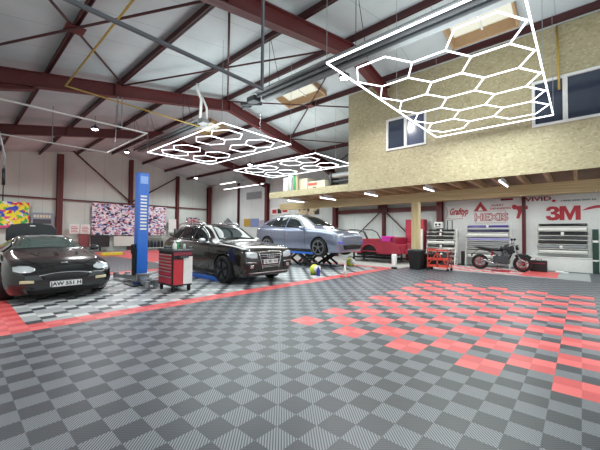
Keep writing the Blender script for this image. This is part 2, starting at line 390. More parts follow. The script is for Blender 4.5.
while y < 9.6:
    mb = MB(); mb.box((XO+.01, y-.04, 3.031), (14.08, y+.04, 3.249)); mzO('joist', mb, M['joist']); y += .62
mb = MB(); mb.box((14.081, YS, 2.95), (14.12, 9.6, 3.3)); mzO('wall_plate', mb, M['timber'])
W1 = (2.12, 3.52, 4.30, 5.42); W2 = (-2.75, -.66, 4.22, 5.44)
w = MB(); yb = [YS, W2[0], W2[1], W1[0], W1[1], 5.12]; zt = zr(XO, .19); zb = 3.0
def panel(y0, y1, z0, z1): w.box((XO-.03, y0, z0), (XO, y1, z1))
panel(YS, W2[0], zb, zt); panel(W2[1], W1[0], zb, zt); panel(W1[1], 5.12, zb, zt)
for W in (W1, W2): panel(W[0], W[1], zb, W[2]); panel(W[0], W[1], W[3], zt)
STR('wall_upper_room', w, M['osb'])
w = MB(); w.box((XO, 5.08, 3.3), (14.1, 5.12, zr(14.1, .15))); w.prism([(XO, 5.08, zr(14.1, .15)), (14.1, 5.08, zr(14.1, .15)), (XO, 5.08, zt)], (0, .04, 0)); STR('wall_upper_room_end', w, M['osb'])
M['wglass'] = mat('dark_window_glass', '3a4252', .06, spec=.8)
M['frost'] = mat('window_film', '59627a', .15)
for n_, (W, nm) in enumerate(((W1, 1), (W2, 2))):
    t = bpy.data.objects.new('window_%d' % nm, None); COL.objects.link(t); t['kind'] = 'structure'; t.location = (XO, W[0], W[2])
    ym = (W[0]+W[1])/2 if nm == 1 else -1.34; fr = MB(); x0, x1 = XO-.07, XO+.03
    for a, b_, c, d in ((W[0], W[0]+.07, W[2], W[3]), (W[1]-.07, W[1], W[2], W[3]), (W[0]+.07, W[1]-.07, W[2], W[2]+.07), (W[0]+.07, W[1]-.07, W[3]-.07, W[3]), (ym-.05, ym+.05, W[2]+.07, W[3]-.07)): fr.box((x0, a, c), (x1, b_, d))
    O('window_frame', MBs(fr, t.location), M['white'], t, bevel=.006)
    for k, (a, b_) in enumerate(((W[0]+.07, ym-.05), (ym+.05, W[1]-.07))):
        g = MB(); g.box((XO-.02, a, W[2]+.07), (XO, b_, W[3]-.07)); O('pane', MBs(g, t.location), M['wglass'] if (k == 1 or nm == 2) else M['frost'], t)
        if nm == 1 and k == 1:
            g = MB(); z = W[2]+.12
            while z < W[3]-.12: g.box((XO+.0, a, z), (XO+.02, b_, z+.05)); z += .12
# under-deck tubes; the row behind the beam is added, unseen, to brighten the wall
bl = [(8.6, 9.55, 4.42, 'second from the timber post, over the red car shell'), (8.6, 9.5, 2.22, 'just right of the timber post'), (8.55, 9.8, .09, 'over the triangle mark and heat gun sign'), (8.6, 9.7, 6.55, 'over the silver car windscreen'), (8.6, 9.7, 8.42, 'at the open left end of the deck')]
for x0, x1, y, l in bl + [(11.5, 12.7, y, None) for y in (8.4, 6.4, 4.3, 2.2, .1, -2.0)]:
    l = 'white batten tube under the mezzanine ' + l if l else 'added unseen batten tube brightening the wall behind the long timber beam'
    z = 2.87; x0 += .17; x1 += .17
    t = T('batten_light', l, 'light', ((x0+x1)/2, y, z), 0, 'added batten tubes hidden behind the timber beam' if x0 > 11 else 'tube lights under the mezzanine front')
    mb = MB(); mb.box((-(x1-x0)/2, -.03, .02), ((x1-x0)/2, .03, .06)); mb.box((-.3, -.02, .06), (.3, .02, 3.03-z)); O('housing', mb, M['white'], t)
    mb = MB(); mb.cyl((-(x1-x0)/2, 0, .0), ((x1-x0)/2, 0, .0), .017, 8); O('lamp_tube', mb, M['tube2'], t)
    L = bpy.data.lights.new('batten_lamp', 'AREA'); L.shape = 'RECTANGLE'; L.size = x1-x0; L.size_y = .04; L.energy = 38 if x0 > 11 else 16; L.color = (.93, 1, .98)
    lo = bpy.data.objects.new('batten_lamp', L); COL.objects.link(lo); lo.location = ((x0+x1)/2, y, z-.025)

# ------------------------------------------------------------------ hexagon lights
def hexlight(x0, x1, y0, y1, cents, side, pointx, label, z=4.3):
    t = T('hexagon_light', label, 'light', ((x0+x1)/2, (y0+y1)/2, z), 0)
    cx, cy = (x0+x1)/2, (y0+y1)/2
    fr = MB(); w_ = .024; pts = [(x0-cx, y0-cy), (x1-cx, y0-cy), (x1-cx, y1-cy), (x0-cx, y1-cy)]
    for i in range(4): p, q = pts[i], pts[(i+1) % 4]; fr.bar((p[0], p[1], 0), (q[0], q[1], 0), w_, w_)
    O('outer_frame', fr, M['tube'], t)
    edges = set()
    for c in cents:
        vs = []
        for k in range(6):
            a = PI/3*k + (0 if pointx else PI/6); vs.append((round(c[0]+side*math.cos(a), 1), round(c[1]+side*math.sin(a), 1), c[0]+side*math.cos(a), c[1]+side*math.sin(a)))
        e = MB(); n_ = 0
        for k in range(6):
            p, q = vs[k], vs[(k+1) % 6]; key = frozenset(((p[0], p[1]), (q[0], q[1])))
            if key in edges: continue
            edges.add(key); e.bar((p[2]-cx, p[3]-cy, 0), (q[2]-cx, q[3]-cy, 0), w_*.8, w_*.8)
            n_ += 1
        if n_: O('hexagon', e, M['tube'], t)
    for p in pts + [(0, pts[0][1]), (0, pts[2][1])]:
        wv = MB(); X_ = p[0]+cx; wv.cyl((p[0], p[1], .02), (p[0], p[1], zr(X_, .1)-z), .006, 5); O('hanging_wire', wv, M['galv'], t)
    L = bpy.data.lights.new('hexagon_lamp', 'AREA'); L.shape = 'RECTANGLE'; L.size = x1-x0; L.size_y = y1-y0; L.energy = (x1-x0)*(y1-y0)*17; L.color = (.92, 1, .98)
    lo = bpy.data.objects.new('hexagon_lamp', L); COL.objects.link(lo); lo.location = (cx, cy, z-.03)
    L2 = L.copy(); L2.energy *= .42; lo = bpy.data.objects.new('hexagon_lamp', L2); COL.objects.link(lo); lo.location = (cx, cy, z+.03); lo.rotation_euler = (PI, 0, 0)
cA = [(3.625+.925*i, -.56) for i in range(5)] + [(4.0875+.925*i, .2415) for i in range(4)] + [(3.625+.925*i, 1.043) for i in range(5)]
hexlight(2.68, 8.16, -1.13, 1.62, cA, .534, False, 'large honeycomb of white light tubes in front of the strand board room')
cB = [(x, y) for x in (3.9, 5.15) for y in (6.3, 7.166, 8.7, 9.566)]
cB = [(3.9, 6.3), (3.9, 7.166), (5.15, 6.25), (5.15, 7.116), (3.9, 8.65), (3.9, 9.516), (5.1, 8.6), (5.1, 9.466)]
hexlight(3.2, 5.85, 5.5, 10.25, cB, .5, True, 'middle rectangular light frame with hexagon pairs above the dark estate car')
hexlight(7.27, 9.77, 5.6, 10.55, [(c[0]+4.0, c[1]+.25) for c in cB], .5, True, 'farthest rectangular hexagon light frame above the silver car')
# high bay lamps; first three are unseen, added to even out the brightness
for x, y, z, l in ((-1.3, 5.2, 5.2, 'added unseen round ceiling lamp off the left side over the sports car bay'), (-.6, 19.5, 5.4, 'added unseen round ceiling lamp beyond the left edge near the gable wall'), (5.6, 19.3, 6.3, 'added unseen round ceiling lamp hidden behind the middle light frame'), (2.6, 14.4, 5.9, 'round ceiling lamp glowing near the curtain rail on the left'), (6.3, 3.7, 6.1, 'round ceiling lamp left of the big honeycomb light'), (11.1, 20.7, 5.6, 'round ceiling lamp near the far corner'), (11.04, 14.03, 5.7, 'round ceiling lamp between the two far light frames')):
    t = T('high_bay_lamp', l, 'light', (x, y, z), 0)
    mb = MB(); mb.lathe((0,0,0), [(.13, .0), (.16, .03), (.15, .09), (.06, .14), (.03, .2)], n=16); O('housing', mb, M['dgrey'], t, smooth=True)
    mb = MB(); mb.lathe((0,0,-.02), [(.06, -.02), (.12, 0), (.12, .02)], n=16); O('diffuser', mb, M['bay'], t, smooth=True)
    mb = MB(); mb.cyl((0,0,.2), (0,0,zr(x, .19)-z), .008, 5); O('cord', mb, M['black'], t)
    L = bpy.data.lights.new('high_bay', 'SPOT'); L.energy = 420; L.shadow_soft_size = .15; L.spot_size = math.radians(165); L.spot_blend = .6; lo = bpy.data.objects.new('high_bay', L); COL.objects.link(lo); lo.location = (x, y, z-.25)
for x, y0, y1, z, l in ((12.3, 17.2, 19.2, 5.1, 'short strip luminaire near the far corner'), (13.75, 15.8, 20.8, 5.0, 'long strip luminaire on the eaves near the far corner')):
    t = T('strip_light', 'slim white ' + l, 'light', (x, (y0+y1)/2, z), 0); h = (y1-y0)/2
    mb = MB(); mb.box((-.12, -h, .0), (.12, h, .08)); O('housing', mb, M['white'], t)
    mb = MB(); mb.box((-.05, -h+.05, -.02), (.05, h-.05, 0)); O('diffuser', mb, M['tube2'], t)
    mb = MB()
    for s_ in (-1, 1): mb.cyl((0, s_*h*.8, .08), (0, s_*h*.8, zr(x, .15)-z), .01, 5)
    O('suspension', mb, M['galv'], t)

# ------------------------------------------------------------------ heaters, pipes, rails
def heater(y0, y1, yc, label):
    x, z = 4.3, 5.28; t = T('radiant_heater', label, 'heater', (x, (y0+y1)/2, z)); ym = (y0+y1)/2
    mb = MB(); pr = [(-.31, -.02), (-.16, .13), (.16, .13), (.31, -.02), (.30, -.02), (.15, .11), (-.15, .11), (-.30, -.02)]
    mb.prism([(a, y0-ym, b_) for a, b_ in pr], (0, y1-y0, 0)); O('reflector', mb, M['heater'], t)
    for s_ in (-1, 1):
        mb = MB(); mb.cyl((s_*.1, y0-ym+.1, .0), (s_*.1, y1-ym-.1, 0), .045, 10); O('tube', mb, M['dgrey'], t, smooth=True)
    for c in yc:
        mb = MB()
        for s_ in (-1, 1): mb.tube([(s_*.24, c-ym, 0), (4.08-x+s_*.02, c-ym, zr(4.08)-z)], .008, 5)
        O('chain', mb, M['black'], t)
    return t, ym
t, ym = heater(8.5, 14.4, (9.3, 12.4, 13.9), 'long grey radiant tube heater hanging left of the middle hexagon light')
mb = MB(); mb.box((-.12, 8.15-ym, -.08), (.14, 8.5-ym, .08)); O('burner_box', mb, M['galv'], t, bevel=.02)
mb = MB(); mb.tube([(-.12, 8.3-ym, .1), (-.12, 8.25-ym, .75), (-.28, 8.2-ym, .95), (-.3, 8.2-ym, 1.22)], .05, 10); mb.tube([(.12, 8.3-ym, .1), (.1, 8.25-ym, .5), (-.1, 8.22-ym, .82)], .04, 10); O('flue_pipe', mb, M['white'], t, smooth=True)
t, ym = heater(-4.8, 5.35, (-2, 1.9, 4.6), 'very long grey radiant tube heater running over the big honeycomb light')
mb = MB(); mb.box((-.14, 5.35-ym, -.08), (.12, 5.7-ym, .08)); O('burner_box', mb, M['dgrey'], t, bevel=.02)
mb = MB(); mb.cyl((.25, 5.45-ym, -.05), (-.15, 5.95-ym, -.06), .05, 10); mb.cyl((.15, 5.9-ym, 0), (.15, 6.2-ym, 0), .08, 12); O('fan_motor', mb, M['dgrey'], t, smooth=True)
rod([(.36, -4.9, 5.25), (.38, 8.6, 5.25), (4.35, 8.65, 5.2), (4.35, 8.45, 5.25)], .022, 'gas_pipe', 'yellow gas pipe running overhead at the upper left to the heater', 'pipe', 'yellow')
rod([(8.6, -1.2, 6.7), (8.6, -1.23, 5.05)], .025, 'gas_pipe', 'yellow vertical pipe in front of the strand board room', 'pipe', 'yellow')
mb = MB(); mb.bar((-2.15, 2.95, 4.15), (2.36, 2.95, 4.15), .05, .05); S('cross_tube', mb, M['greysteel'], 'grey square steel tube crossing the top left of the picture', 'tube', bevel=.004)
mb = MB(); mb.bar((2.38, 2.95, 4.12), (2.38, 2.95, zr(2.38, .18)), .045, .045); S('drop_pole', mb, M['greysteel'], 'grey vertical drop pole at the end of the grey cross tube', 'pole', bevel=.004)
mb = MB(); z = 4.78; mb.bar((-2.15, 9.55, z), (2.9, 9.55, z), .035, .045); mb.bar((2.87, 9.55, z), (2.87, 13.6, z), .035, .045); mb.bar((2.87, 13.6, z), (-2.15, 13.6, z), .035, .045)
t = T('curtain_rail', 'white overhead curtain rail bent round the black sports car bay', 'rail', (.4, 11.6, z)); O('rail', MBs(mb, (.4, 11.6, z)), M['white'], t)
for p in ((.97, 13.6), (1.97, 9.6), (2.1, 9.6), (-1.2, 9.55), (2.87, 12.6)):
    mb = MB(); mb.cyl((p[0]-.4, p[1]-11.6, 0), (p[0]-.4, p[1]-11.6, (zr(p[0], -.42) if p[1] < 10 else zr(p[0], .2))-z), .018, 6); O('hanger_rod', mb, M['galv'], t)
# air hose hanging on the left
rod([(-2.1, 8.4, 3.3), (-1.2, 8.6, 3.95), (-.85, 8.8, 3.75), (-.73, 8.9, 3.2), (-.73, 9, 2.9)], .02, 'air_hose', 'looped air hose hanging from above at the left edge', 'hose', 'silverp')
mb = MB(); mb.cyl((-.73, 9, 2.5), (-.73, 9, 2.9), .035, 10); mb.cyl((-.73, 9, 2.1), (-.73, 9, 2.5), .012, 8); S('hose_nozzle', mb, M['black'], 'black nozzle on the hanging hose at the left edge', 'nozzle', smooth=True)
# ------------------------------------------------------------------ vehicles
def cr(p0, p1, p2, p3, t):
    return .5*((2*p1) + (-p0+p2)*t + (2*p0-5*p1+4*p2-p3)*t*t + (-p0+3*p1-3*p2+p3)*t*t*t)
def crs(P, s):
    n = len(P)-1; i = min(int(s), n-1); t = s-i
    a, b, c, d = P[max(i-1, 0)], P[i], P[i+1], P[min(i+2, n)]
    return [cr(*q, t) for q in zip(a, b, c, d)]
class Car:
    def __init__(s, rows, paint, root, axles, R_, hw, ns=5):
        s.root = root; rings = []
        for k in range((len(rows)-1)*ns+1):
            x, z0, zs, zt, w0, wb, wt = crs(rows, k/ns); h = max(zt-zs, .02)
            P = [(0, z0), (w0*.85, z0), (w0, z0+.05), (wb*.99, z0+.38*(zs-z0)), (wb, z0+.72*(zs-z0)), (wb-.045, zs), (wt+.05, zt-min(.13, h*.35)), (wt-.10, zt-.02), (0, zt)]
            half = [crs(P, j/4) for j in range(33)]
            half[0][0] = half[-1][0] = 0
            rings.append([(x, a, b) for a, b in half] + [(x, -a, b) for a, b in half[-2:0:-1]])
        m = len(rings[0]); mb = MB()
        vs = [p for r in rings for p in r]; fs = []
        for i in range(len(rings)-1):
            for j in range(m): l = (j+1) % m; fs.append((i*m+j, (i+1)*m+j, (i+1)*m+l, i*m+l))
        fs += [tuple(range(m))[::-1], tuple(range((len(rings)-1)*m, len(rings)*m))]
        mb.add(vs, fs); s.bvh = BVHTree.FromPolygons([Vector(v) for v in vs], fs)
        s.body = O('body', mb, [paint, M['liner']], root, smooth=True)
        if axles:
            cut = MB()
            for ax in axles:
                for sg in (-1, 1): cut.cyl((ax, sg*(hw-.27), R_*1.0), (ax, sg*(hw+.3), R_), R_+.06, 28, 1)
            c = O('arch_cut', cut, [paint, M['liner']])
            md = s.body.modifiers.new('arch', 'BOOLEAN'); md.object = c; md.operation = 'DIFFERENCE'; md.solver = 'EXACT'
            c.parent = root; bpy.context.view_layer.update()
            dg = bpy.context.evaluated_depsgraph_get(); me = bpy.data.meshes.new_from_object(s.body.evaluated_get(dg))
            s.body.modifiers.clear(); s.body.data = me
            while len(me.materials) > 2: me.materials.pop()
            bpy.data.objects.remove(c)
    def patch(s, name, A, B, axis, sign, m, off=.006, th=.01, parent=None, n=6, sub=4):
        """a trim or glass panel laid on the body; A and B are matching polylines seen along the axis"""
        def dens(P):
            out = []
            for i in range(len(P)-1):
                for k in range(sub): t = k/sub; out.append((P[i][0]*(1-t)+P[i+1][0]*t, P[i][1]*(1-t)+P[i+1][1]*t))
            return out + [P[-1]]
        A, B = dens(A), dens(B); mb = MB(); ok = []
        for j in range(n+1):
            t = j/n
            for a, b in zip(A, B):
                u, v = a[0]*(1-t)+b[0]*t, a[1]*(1-t)+b[1]*t
                if axis == 'y': o_, d = Vector((u, sign*3, v)), Vector((0, -sign, 0))
                elif axis == 'x': o_, d = Vector((sign*5, u, v)), Vector((-sign, 0, 0))
                else: o_, d = Vector((u, v, 5)), Vector((0, 0, -1))
                h = s.bvh.ray_cast(o_, d)
                if h[0] is None: mb.v.append((0,0,0)); ok.append(False)
                else:
                    nn = h[1] if h[1].dot(d) < 0 else -h[1]; mb.v.append(tuple(h[0] + nn*off)); ok.append(True)
        w_ = len(A)
        for j in range(n):
            for i in range(w_-1):
                q = (j*w_+i, j*w_+i+1, (j+1)*w_+i+1, (j+1)*w_+i)
                if all(ok[k] for k in q): mb.f.append(q); mb.m.append(0)
        if not mb.f: return None
        used = sorted({i for f in mb.f for i in f}); mp = {o_: i for i, o_ in enumerate(used)}
        mb.v = [mb.v[i] for i in used]; mb.f = [[mp[i] for i in f] for f in mb.f]
        return O(name, mb, m, parent or s.root, smooth=True, sol=th)
    def both(s, name, A, B, m, **k):
        for sg in (-1, 1): s.patch(name, A, B, 'y', sg, m, **k)
    def fb(s, name, A, B, m, sign=1, **k):
        for sg in (-1, 1): s.patch(name, [(p*sg, q) for p, q in A], [(p*sg, q) for p, q in B], 'x', sign, m, **k)
    def hit(s, o_, d): return s.bvh.ray_cast(Vector(o_), Vector(d))[0]
def wheel(root, x, y, R_, w, rimm, spokes, sg, rr=.70, rimr=None, spw=.05):
    mb = MB(); c = (x, y, R_)
    pr = [(R_*rr, -w/2), (R_*.93, -w/2), (R_*.985, -w/2+.025), (R_, -w/4), (R_, w/4), (R_*.985, w/2-.025), (R_*.93, w/2), (R_*rr, w/2), (R_*rr, w/2-.02), (R_*(rr-.03), 0), (R_*rr, -w/2+.02)]
    vs = MB(); vs.lathe(c, pr[:8], 'y', 32); o = O('wheel', vs, M['rubber'], root, smooth=False)
    r = MB(); r.lathe(c, [(R_*rr*.99, sg*(w/2+.004)), (R_*rr, sg*(w/2+.006)), (R_*(rr-.06), sg*(w/2+.008)), (R_*(rr-.07), sg*(w/2-.02))], 'y', 32)
    y0 = y + sg*(w/2+.002)
    for k in range(spokes):
        a = 2*PI*k/spokes + .3
        for da in (-.07, .07):
            r.bar((x+.05*math.cos(a), y0+sg*.012, R_+.05*math.sin(a)), (x+R_*(rr-.04)*math.cos(a+da), y0+sg*.006, R_+R_*(rr-.04)*math.sin(a+da)), .02, spw, up=(0, 1, 0))
    r.lathe((x, y0, R_), [(.07, sg*-.01), (.065, sg*.02), (.03, sg*.024)], 'y', 16)
    O('rim', r, rimm, o)
    if rimr:
        q = MB(); q.lathe((x, y0, R_), [(R_*rr*.82, sg*.0), (R_*rr*.82, sg*.003), (R_*rr*.3, sg*.003)], 'y', 24); O('brake_disc', q, rimr, o)
def seam(car, x, z0, z1, dx=0):
    car.both('door_seam', [(x+dx, z1), (x+dx+.012, z1)], [(x, z0), (x+.012, z0)], M['black'], off=.002, th=.003, n=10, sub=1)
def mirror(root, x, y, z, sg, m, name='door_mirror'):
    mb = MB(); mb.lathe((0,0,0), [(.02, -.09), (.075, -.07), (.09, 0), (.075, .07), (.02, .09)], 'y', 14)
    mb.v = [(a*.75+x, b*1.15+y+sg*.12, c*.85+z) for a, b, c in mb.v]
    mb.bar((x, y, z-.05), (x, y+sg*.08, z-.03), .05, .03); O(name, mb, m, root, smooth=True)
def font(name, txt, m, size, parent=None, loc=(0,0,0), rot=None, ext=.004, sx=1, shear=0, bold=0, align='CENTER', spc=1):
    c = bpy.data.curves.new(name, 'FONT'); c.body = txt; c.size = size; c.extrude = ext; c.shear = shear; c.offset = bold; c.align_x = align; c.align_y = 'CENTER'; c.space_character = spc
    o = bpy.data.objects.new(name, c); COL.objects.link(o); bpy.context.view_layer.update()
    me = bpy.data.meshes.new_from_object(o.evaluated_get(bpy.context.evaluated_depsgraph_get())); bpy.data.objects.remove(o)
    me.materials.clear(); me.materials.append(m)
    for v in me.vertices: v.co.x *= sx
    o = bpy.data.objects.new(name, me); COL.objects.link(o)
    if parent: o.parent = parent
    mt = (rot or Matrix.Identity(3)).to_4x4(); mt.translation = Vector(loc); o.matrix_local = mt
    return o
# text facings: rows are the local x, y, z axes
def basis(x, y, z): return Matrix((x, y, z)).transposed()
BWALL = basis((0,-1,0), (0,0,1), (-1,0,0)); GWALL = basis((1,0,0), (0,0,1), (0,-1,0)); NOSE = basis((0,1,0), (0,0,1), (1,0,0))
def plate(car, z, txt, w=.52):
    h = car.hit((5, 0, z), (-1, 0, 0)); x = h.x+.005
    mb = MB(); mb.box((x, -w/2, z-.055), (x+.02, w/2, z+.055)); p = O('number_plate', mb, M['plate'], car.root, bevel=.004)
    font('plate_characters', txt, M['black'], .10, p, (x+.021, 0, z), NOSE, .001, 1.05, bold=.003)
    mb = MB(); mb.box((x-.004, -w/2-.01, z-.065), (x+.01, w/2+.01, z+.065)); O('plate_surround', mb, M['black'], car.root)

# ---- dark estate car (four wheel drive wagon) in the middle bay
q5 = T('estate_car', 'black-brown estate car parked beside the red tool cabinet, four ring badge on its grille', 'car', (4.27, 7.0, 0), -PI/2)
rows = [(2.30,.36,.62,.68,.62,.70,.52),(2.27,.25,.80,.88,.72,.82,.60),(2.14,.21,.90,.99,.80,.90,.68),(1.8,.20,.98,1.05,.86,.93,.72),(1.3,.19,1.01,1.10,.87,.94,.74),(.98,.19,1.02,1.13,.87,.94,.74),(.72,.19,1.03,1.26,.87,.94,.69),(.30,.19,1.04,1.52,.87,.94,.62),(-.05,.19,1.05,1.63,.87,.94,.60),(-.55,.19,1.06,1.66,.87,.94,.60),(-1.1,.19,1.07,1.645,.87,.94,.59),(-1.65,.20,1.08,1.58,.87,.93,.57),(-2.02,.24,1.08,1.40,.85,.90,.56),(-2.23,.30,1.02,1.12,.80,.86,.56),(-2.31,.42,.80,.86,.70,.74,.5)]
c = Car(rows, M['brownpaint'], q5, (1.42, -1.39), .375, .94)
g = M['glass']
c.both('side_window', [(.52,1.17),(.25,1.37),(-.02,1.50),(-.30,1.55)], [(.62,1.09),(.25,1.10),(-.02,1.105),(-.30,1.11)], g)
c.both('side_window', [(-.37,1.555),(-.75,1.56),(-1.10,1.53)], [(-.37,1.11),(-.75,1.12),(-1.18,1.13)], g)
c.both('side_window', [(-1.20,1.51),(-1.45,1.47),(-1.66,1.38)], [(-1.26,1.14),(-1.5,1.16),(-1.78,1.22)], g)
c.both('window_trim', [(.66,1.085),(-.4,1.10),(-1.82,1.20)], [(.66,1.065),(-.4,1.08),(-1.82,1.185)], M['chrome'], off=.008, n=1)
c.both('window_trim', [(.55,1.20),(.25,1.41),(-.02,1.54),(-.4,1.60),(-1.1,1.57),(-1.6,1.47),(-1.82,1.25)], [(.55,1.18),(.25,1.39),(-.02,1.52),(-.4,1.58),(-1.1,1.55),(-1.6,1.45),(-1.80,1.23)], M['chrome'], off=.008, n=1)
c.patch('windscreen', [(-.50,1.55),(0,1.585),(.50,1.55)], [(-.66,1.17),(0,1.19),(.66,1.17)], 'x', 1, g, n=10)
c.patch('rear_window', [(-.50,1.52),(0,1.54),(.50,1.52)], [(-.58,1.18),(0,1.18),(.58,1.18)], 'x', -1, g)
for s_ in (-1, 1):
    mb = MB(); mb.tube([(.05, s_*.60, 1.60), (-.1, s_*.64, 1.68), (-.9, s_*.63, 1.70), (-1.6, s_*.60, 1.64), (-1.72, s_*.58, 1.56)], .016, 8); O('roof_rail', mb, M['chrome'], q5, smooth=True)
    mirror(q5, .52, s_*.90, 1.13, s_, M['silverp'])
    for x in (-.15, -1.05):
        mb = MB(); mb.bar((x, s_*.95, .93), (x-.17, s_*.952, .935), .03, .028); O('door_handle', mb, M['chrome'], q5, bevel=.006)
c.fb('headlamp', [(.47,.83),(.66,.87),(.82,.86)], [(.47,.70),(.66,.70),(.80,.74)], M['lamp'], off=.012)
c.patch('grille', [(-.40,.83),(0,.85),(.40,.83)], [(-.28,.44),(0,.43),(.28,.44)], 'x', 1, M['black'], off=.012)
for zz in (.79, .74, .66, .50, .46): 
    ww = .28+(zz-.44)*.28; c.patch('grille_slat', [(-ww, zz+.006), (ww, zz+.006)], [(-ww, zz-.006), (ww, zz-.006)], 'x', 1, M['silverp'], off=.02, n=1)
c.patch('grille_frame', [(-.43,.86),(0,.88),(.43,.86)], [(-.42,.835),(0,.855),(.42,.835)], 'x', 1, M['chrome'], off=.018, n=1)
c.fb('grille_frame', [(.43,.86),(.30,.42)], [(.40,.86),(.275,.42)], M['chrome'], off=.018, n=1)
h = c.hit((5, 0, .745), (-1, 0, 0)); mb = MB()
for k in range(4):
    mb.tube([(h.x+.03, -.105+.07*k+.05*math.cos(a*PI/8), .745+.05*math.sin(a*PI/8)) for a in range(16)], .008, 6, closed=True)
O('badge', mb, M['chrome'], q5, smooth=True)
plate(c, .60, 'GJ 082 XN')
c.fb('air_intake', [(.50,.56),(.80,.58)], [(.50,.42),(.78,.44)], M['black'], off=.01)
c.fb('intake_trim', [(.48,.60),(.82,.62)], [(.48,.575),(.82,.595)], M['chrome'], off=.014, n=1)
c.fb('fog_lamp', [(.60,.53),(.70,.53)], [(.60,.45),(.70,.45)], M['chrome'], off=.016)
c.patch('lower_grille', [(-.42,.38),(.42,.38)], [(-.38,.30),(.38,.30)], 'x', 1, M['black'], off=.012)
c.patch('skid_trim', [(-.72,.335),(.72,.335)], [(-.70,.31),(.70,.31)], 'x', 1, M['silverp'], off=.02, n=1)
c.both('sill_trim', [(1.0,.32),(-1.0,.32)], [(1.0,.24),(-1.0,.24)], M['black'], off=.01)
seam(c, .70, .36, 1.08); seam(c, -.34, .36, 1.10); seam(c, -1.0, .55, 1.12, -.2)
c.fb('tail_lamp', [(.45,1.0),(.82,1.02)], [(.45,.86),(.80,.88)], M['red'], sign=-1)
for x in (1.42, -1.39):
    for s_ in (-1, 1): wheel(q5, x, s_*.83, .375, .26, M['alloy'], 5, s_, .76, M['dgrey'])
mb = MB(); mb.prism([(-.7, -.02, 1.665), (-.2, -.02, 1.67), (-.45, -.02, 1.86)], (0, .04, 0)); 

# ---- silver car on the scissor lift
LZ = .48
ty = T('electric_car', 'silver-blue electric car raised on the low scissor lift', 'car', (8.68, 7.22, LZ), -PI/2)
rows = [(2.34,.32,.68,.76,.46,.58,.42),(2.30,.22,.78,.86,.64,.78,.54),(2.16,.18,.87,.97,.80,.90,.64),(1.85,.17,.95,1.05,.86,.95,.70),(1.4,.17,1.0,1.11,.88,.96,.74),(1.05,.17,1.02,1.18,.88,.96,.72),(.75,.17,1.04,1.34,.88,.96,.66),(.30,.17,1.06,1.57,.88,.96,.58),(-.15,.17,1.07,1.68,.88,.96,.56),(-.65,.17,1.09,1.70,.88,.96,.56),(-1.1,.18,1.11,1.66,.88,.96,.55),(-1.6,.20,1.13,1.56,.88,.95,.55),(-2.0,.24,1.13,1.42,.87,.93,.57),(-2.27,.30,1.08,1.26,.80,.86,.58),(-2.38,.42,.92,1.0,.70,.74,.5)]
c = Car(rows, M['silverpaint'], ty, (1.42, -1.47), .355, .96)
c.both('side_window', [(.62,1.18),(.30,1.40),(0,1.53),(-.36,1.60)], [(.78,1.10),(.30,1.11),(0,1.12),(-.36,1.13)], g)
c.both('side_window', [(-.42,1.60),(-.80,1.59),(-1.25,1.50)], [(-.42,1.13),(-.80,1.15),(-1.35,1.19)], g)
c.both('side_window', [(-1.31,1.48),(-1.5,1.43),(-1.66,1.36)], [(-1.37,1.20),(-1.55,1.23),(-1.76,1.27)], g)
c.patch('windscreen', [(-.48,1.57),(0,1.61),(.48,1.57)], [(-.66,1.20),(0,1.21),(.66,1.20)], 'x', 1, g, n=10)
c.patch('glass_roof', [(-.12,-.45),(-1.1,-.43)], [(-.12,.45),(-1.1,.43)], 'z', 1, g)
c.fb('headlamp', [(.52,.80),(.70,.84),(.88,.90)], [(.52,.755),(.70,.775),(.88,.80)], M['lamp'], off=.012)
c.patch('lower_intake', [(-.64,.46),(0,.48),(.64,.46)], [(-.56,.30),(0,.30),(.56,.30)], 'x', 1, M['black'], off=.012)
c.fb('fog_lamp', [(.66,.58),(.86,.60)], [(.66,.51),(.84,.52)], M['tint'], off=.016)
c.patch('bonnet_seam', [(-.6,.735),(0,.75),(.6,.735)], [(-.6,.725),(0,.74),(.6,.725)], 'x', 1, M['black'], off=.004, n=1, th=.003)
c.both('sill_trim', [(1.0,.28),(-1.05,.28)], [(1.0,.18),(-1.05,.18)], M['black'], off=.01)
seam(c, .72, .32, 1.05); seam(c, -.40, .32, 1.08); seam(c, -1.05, .55, 1.12, -.25)
for s_ in (-1, 1):
    mirror(ty, .62, s_*.90, 1.09, s_, M['silverpaint'])
    for x in (-.15, -1.1):
        mb = MB(); mb.bar((x, s_*.965, .86), (x-.18, s_*.962, .865), .012, .022); O('door_handle', mb, M['chrome'], ty)
    for x in (1.42, -1.47): wheel(ty, x, s_*.845, .355, .25, M['alloyl'], 5, s_, .78, M['alloy'], spw=.03)

# ---- black sports car on the left
am = T('sports_car', 'black sports coupe with its boot lid raised, facing the camera at the left edge', 'car', (.0, 8.4, 0), -PI/2)
rows = [(2.34,.24,.46,.50,.46,.54,.38),(2.30,.17,.54,.60,.62,.72,.46),(2.15,.14,.62,.72,.76,.84,.56),(1.85,.13,.70,.82,.84,.90,.64),(1.35,.13,.76,.88,.86,.92,.68),(.9,.13,.80,.94,.86,.92,.68),(.62,.13,.82,1.00,.86,.91,.66),(.25,.13,.84,1.19,.86,.91,.58),(-.15,.13,.85,1.265,.86,.91,.54),(-.6,.13,.86,1.265,.86,.92,.52),(-1.05,.14,.88,1.16,.88,.94,.52),(-1.5,.15,.89,1.02,.88,.93,.60),(-1.95,.18,.86,.96,.84,.88,.62),(-2.25,.26,.78,.88,.76,.80,.56),(-2.33,.36,.68,.74,.66,.70,.5)]
c = Car(rows, M['blackpaint'], am, (1.42, -1.35), .335, .915)
M['wscreen'] = mat('green_tinted_windscreen', '4c5c58', .05, spec=.9, coat=1)
c.patch('windscreen', [(-.48,1.20),(0,1.225),(.48,1.20)], [(-.66,.97),(0,.99),(.66,.97)], 'x', 1, M['wscreen'], n=12)
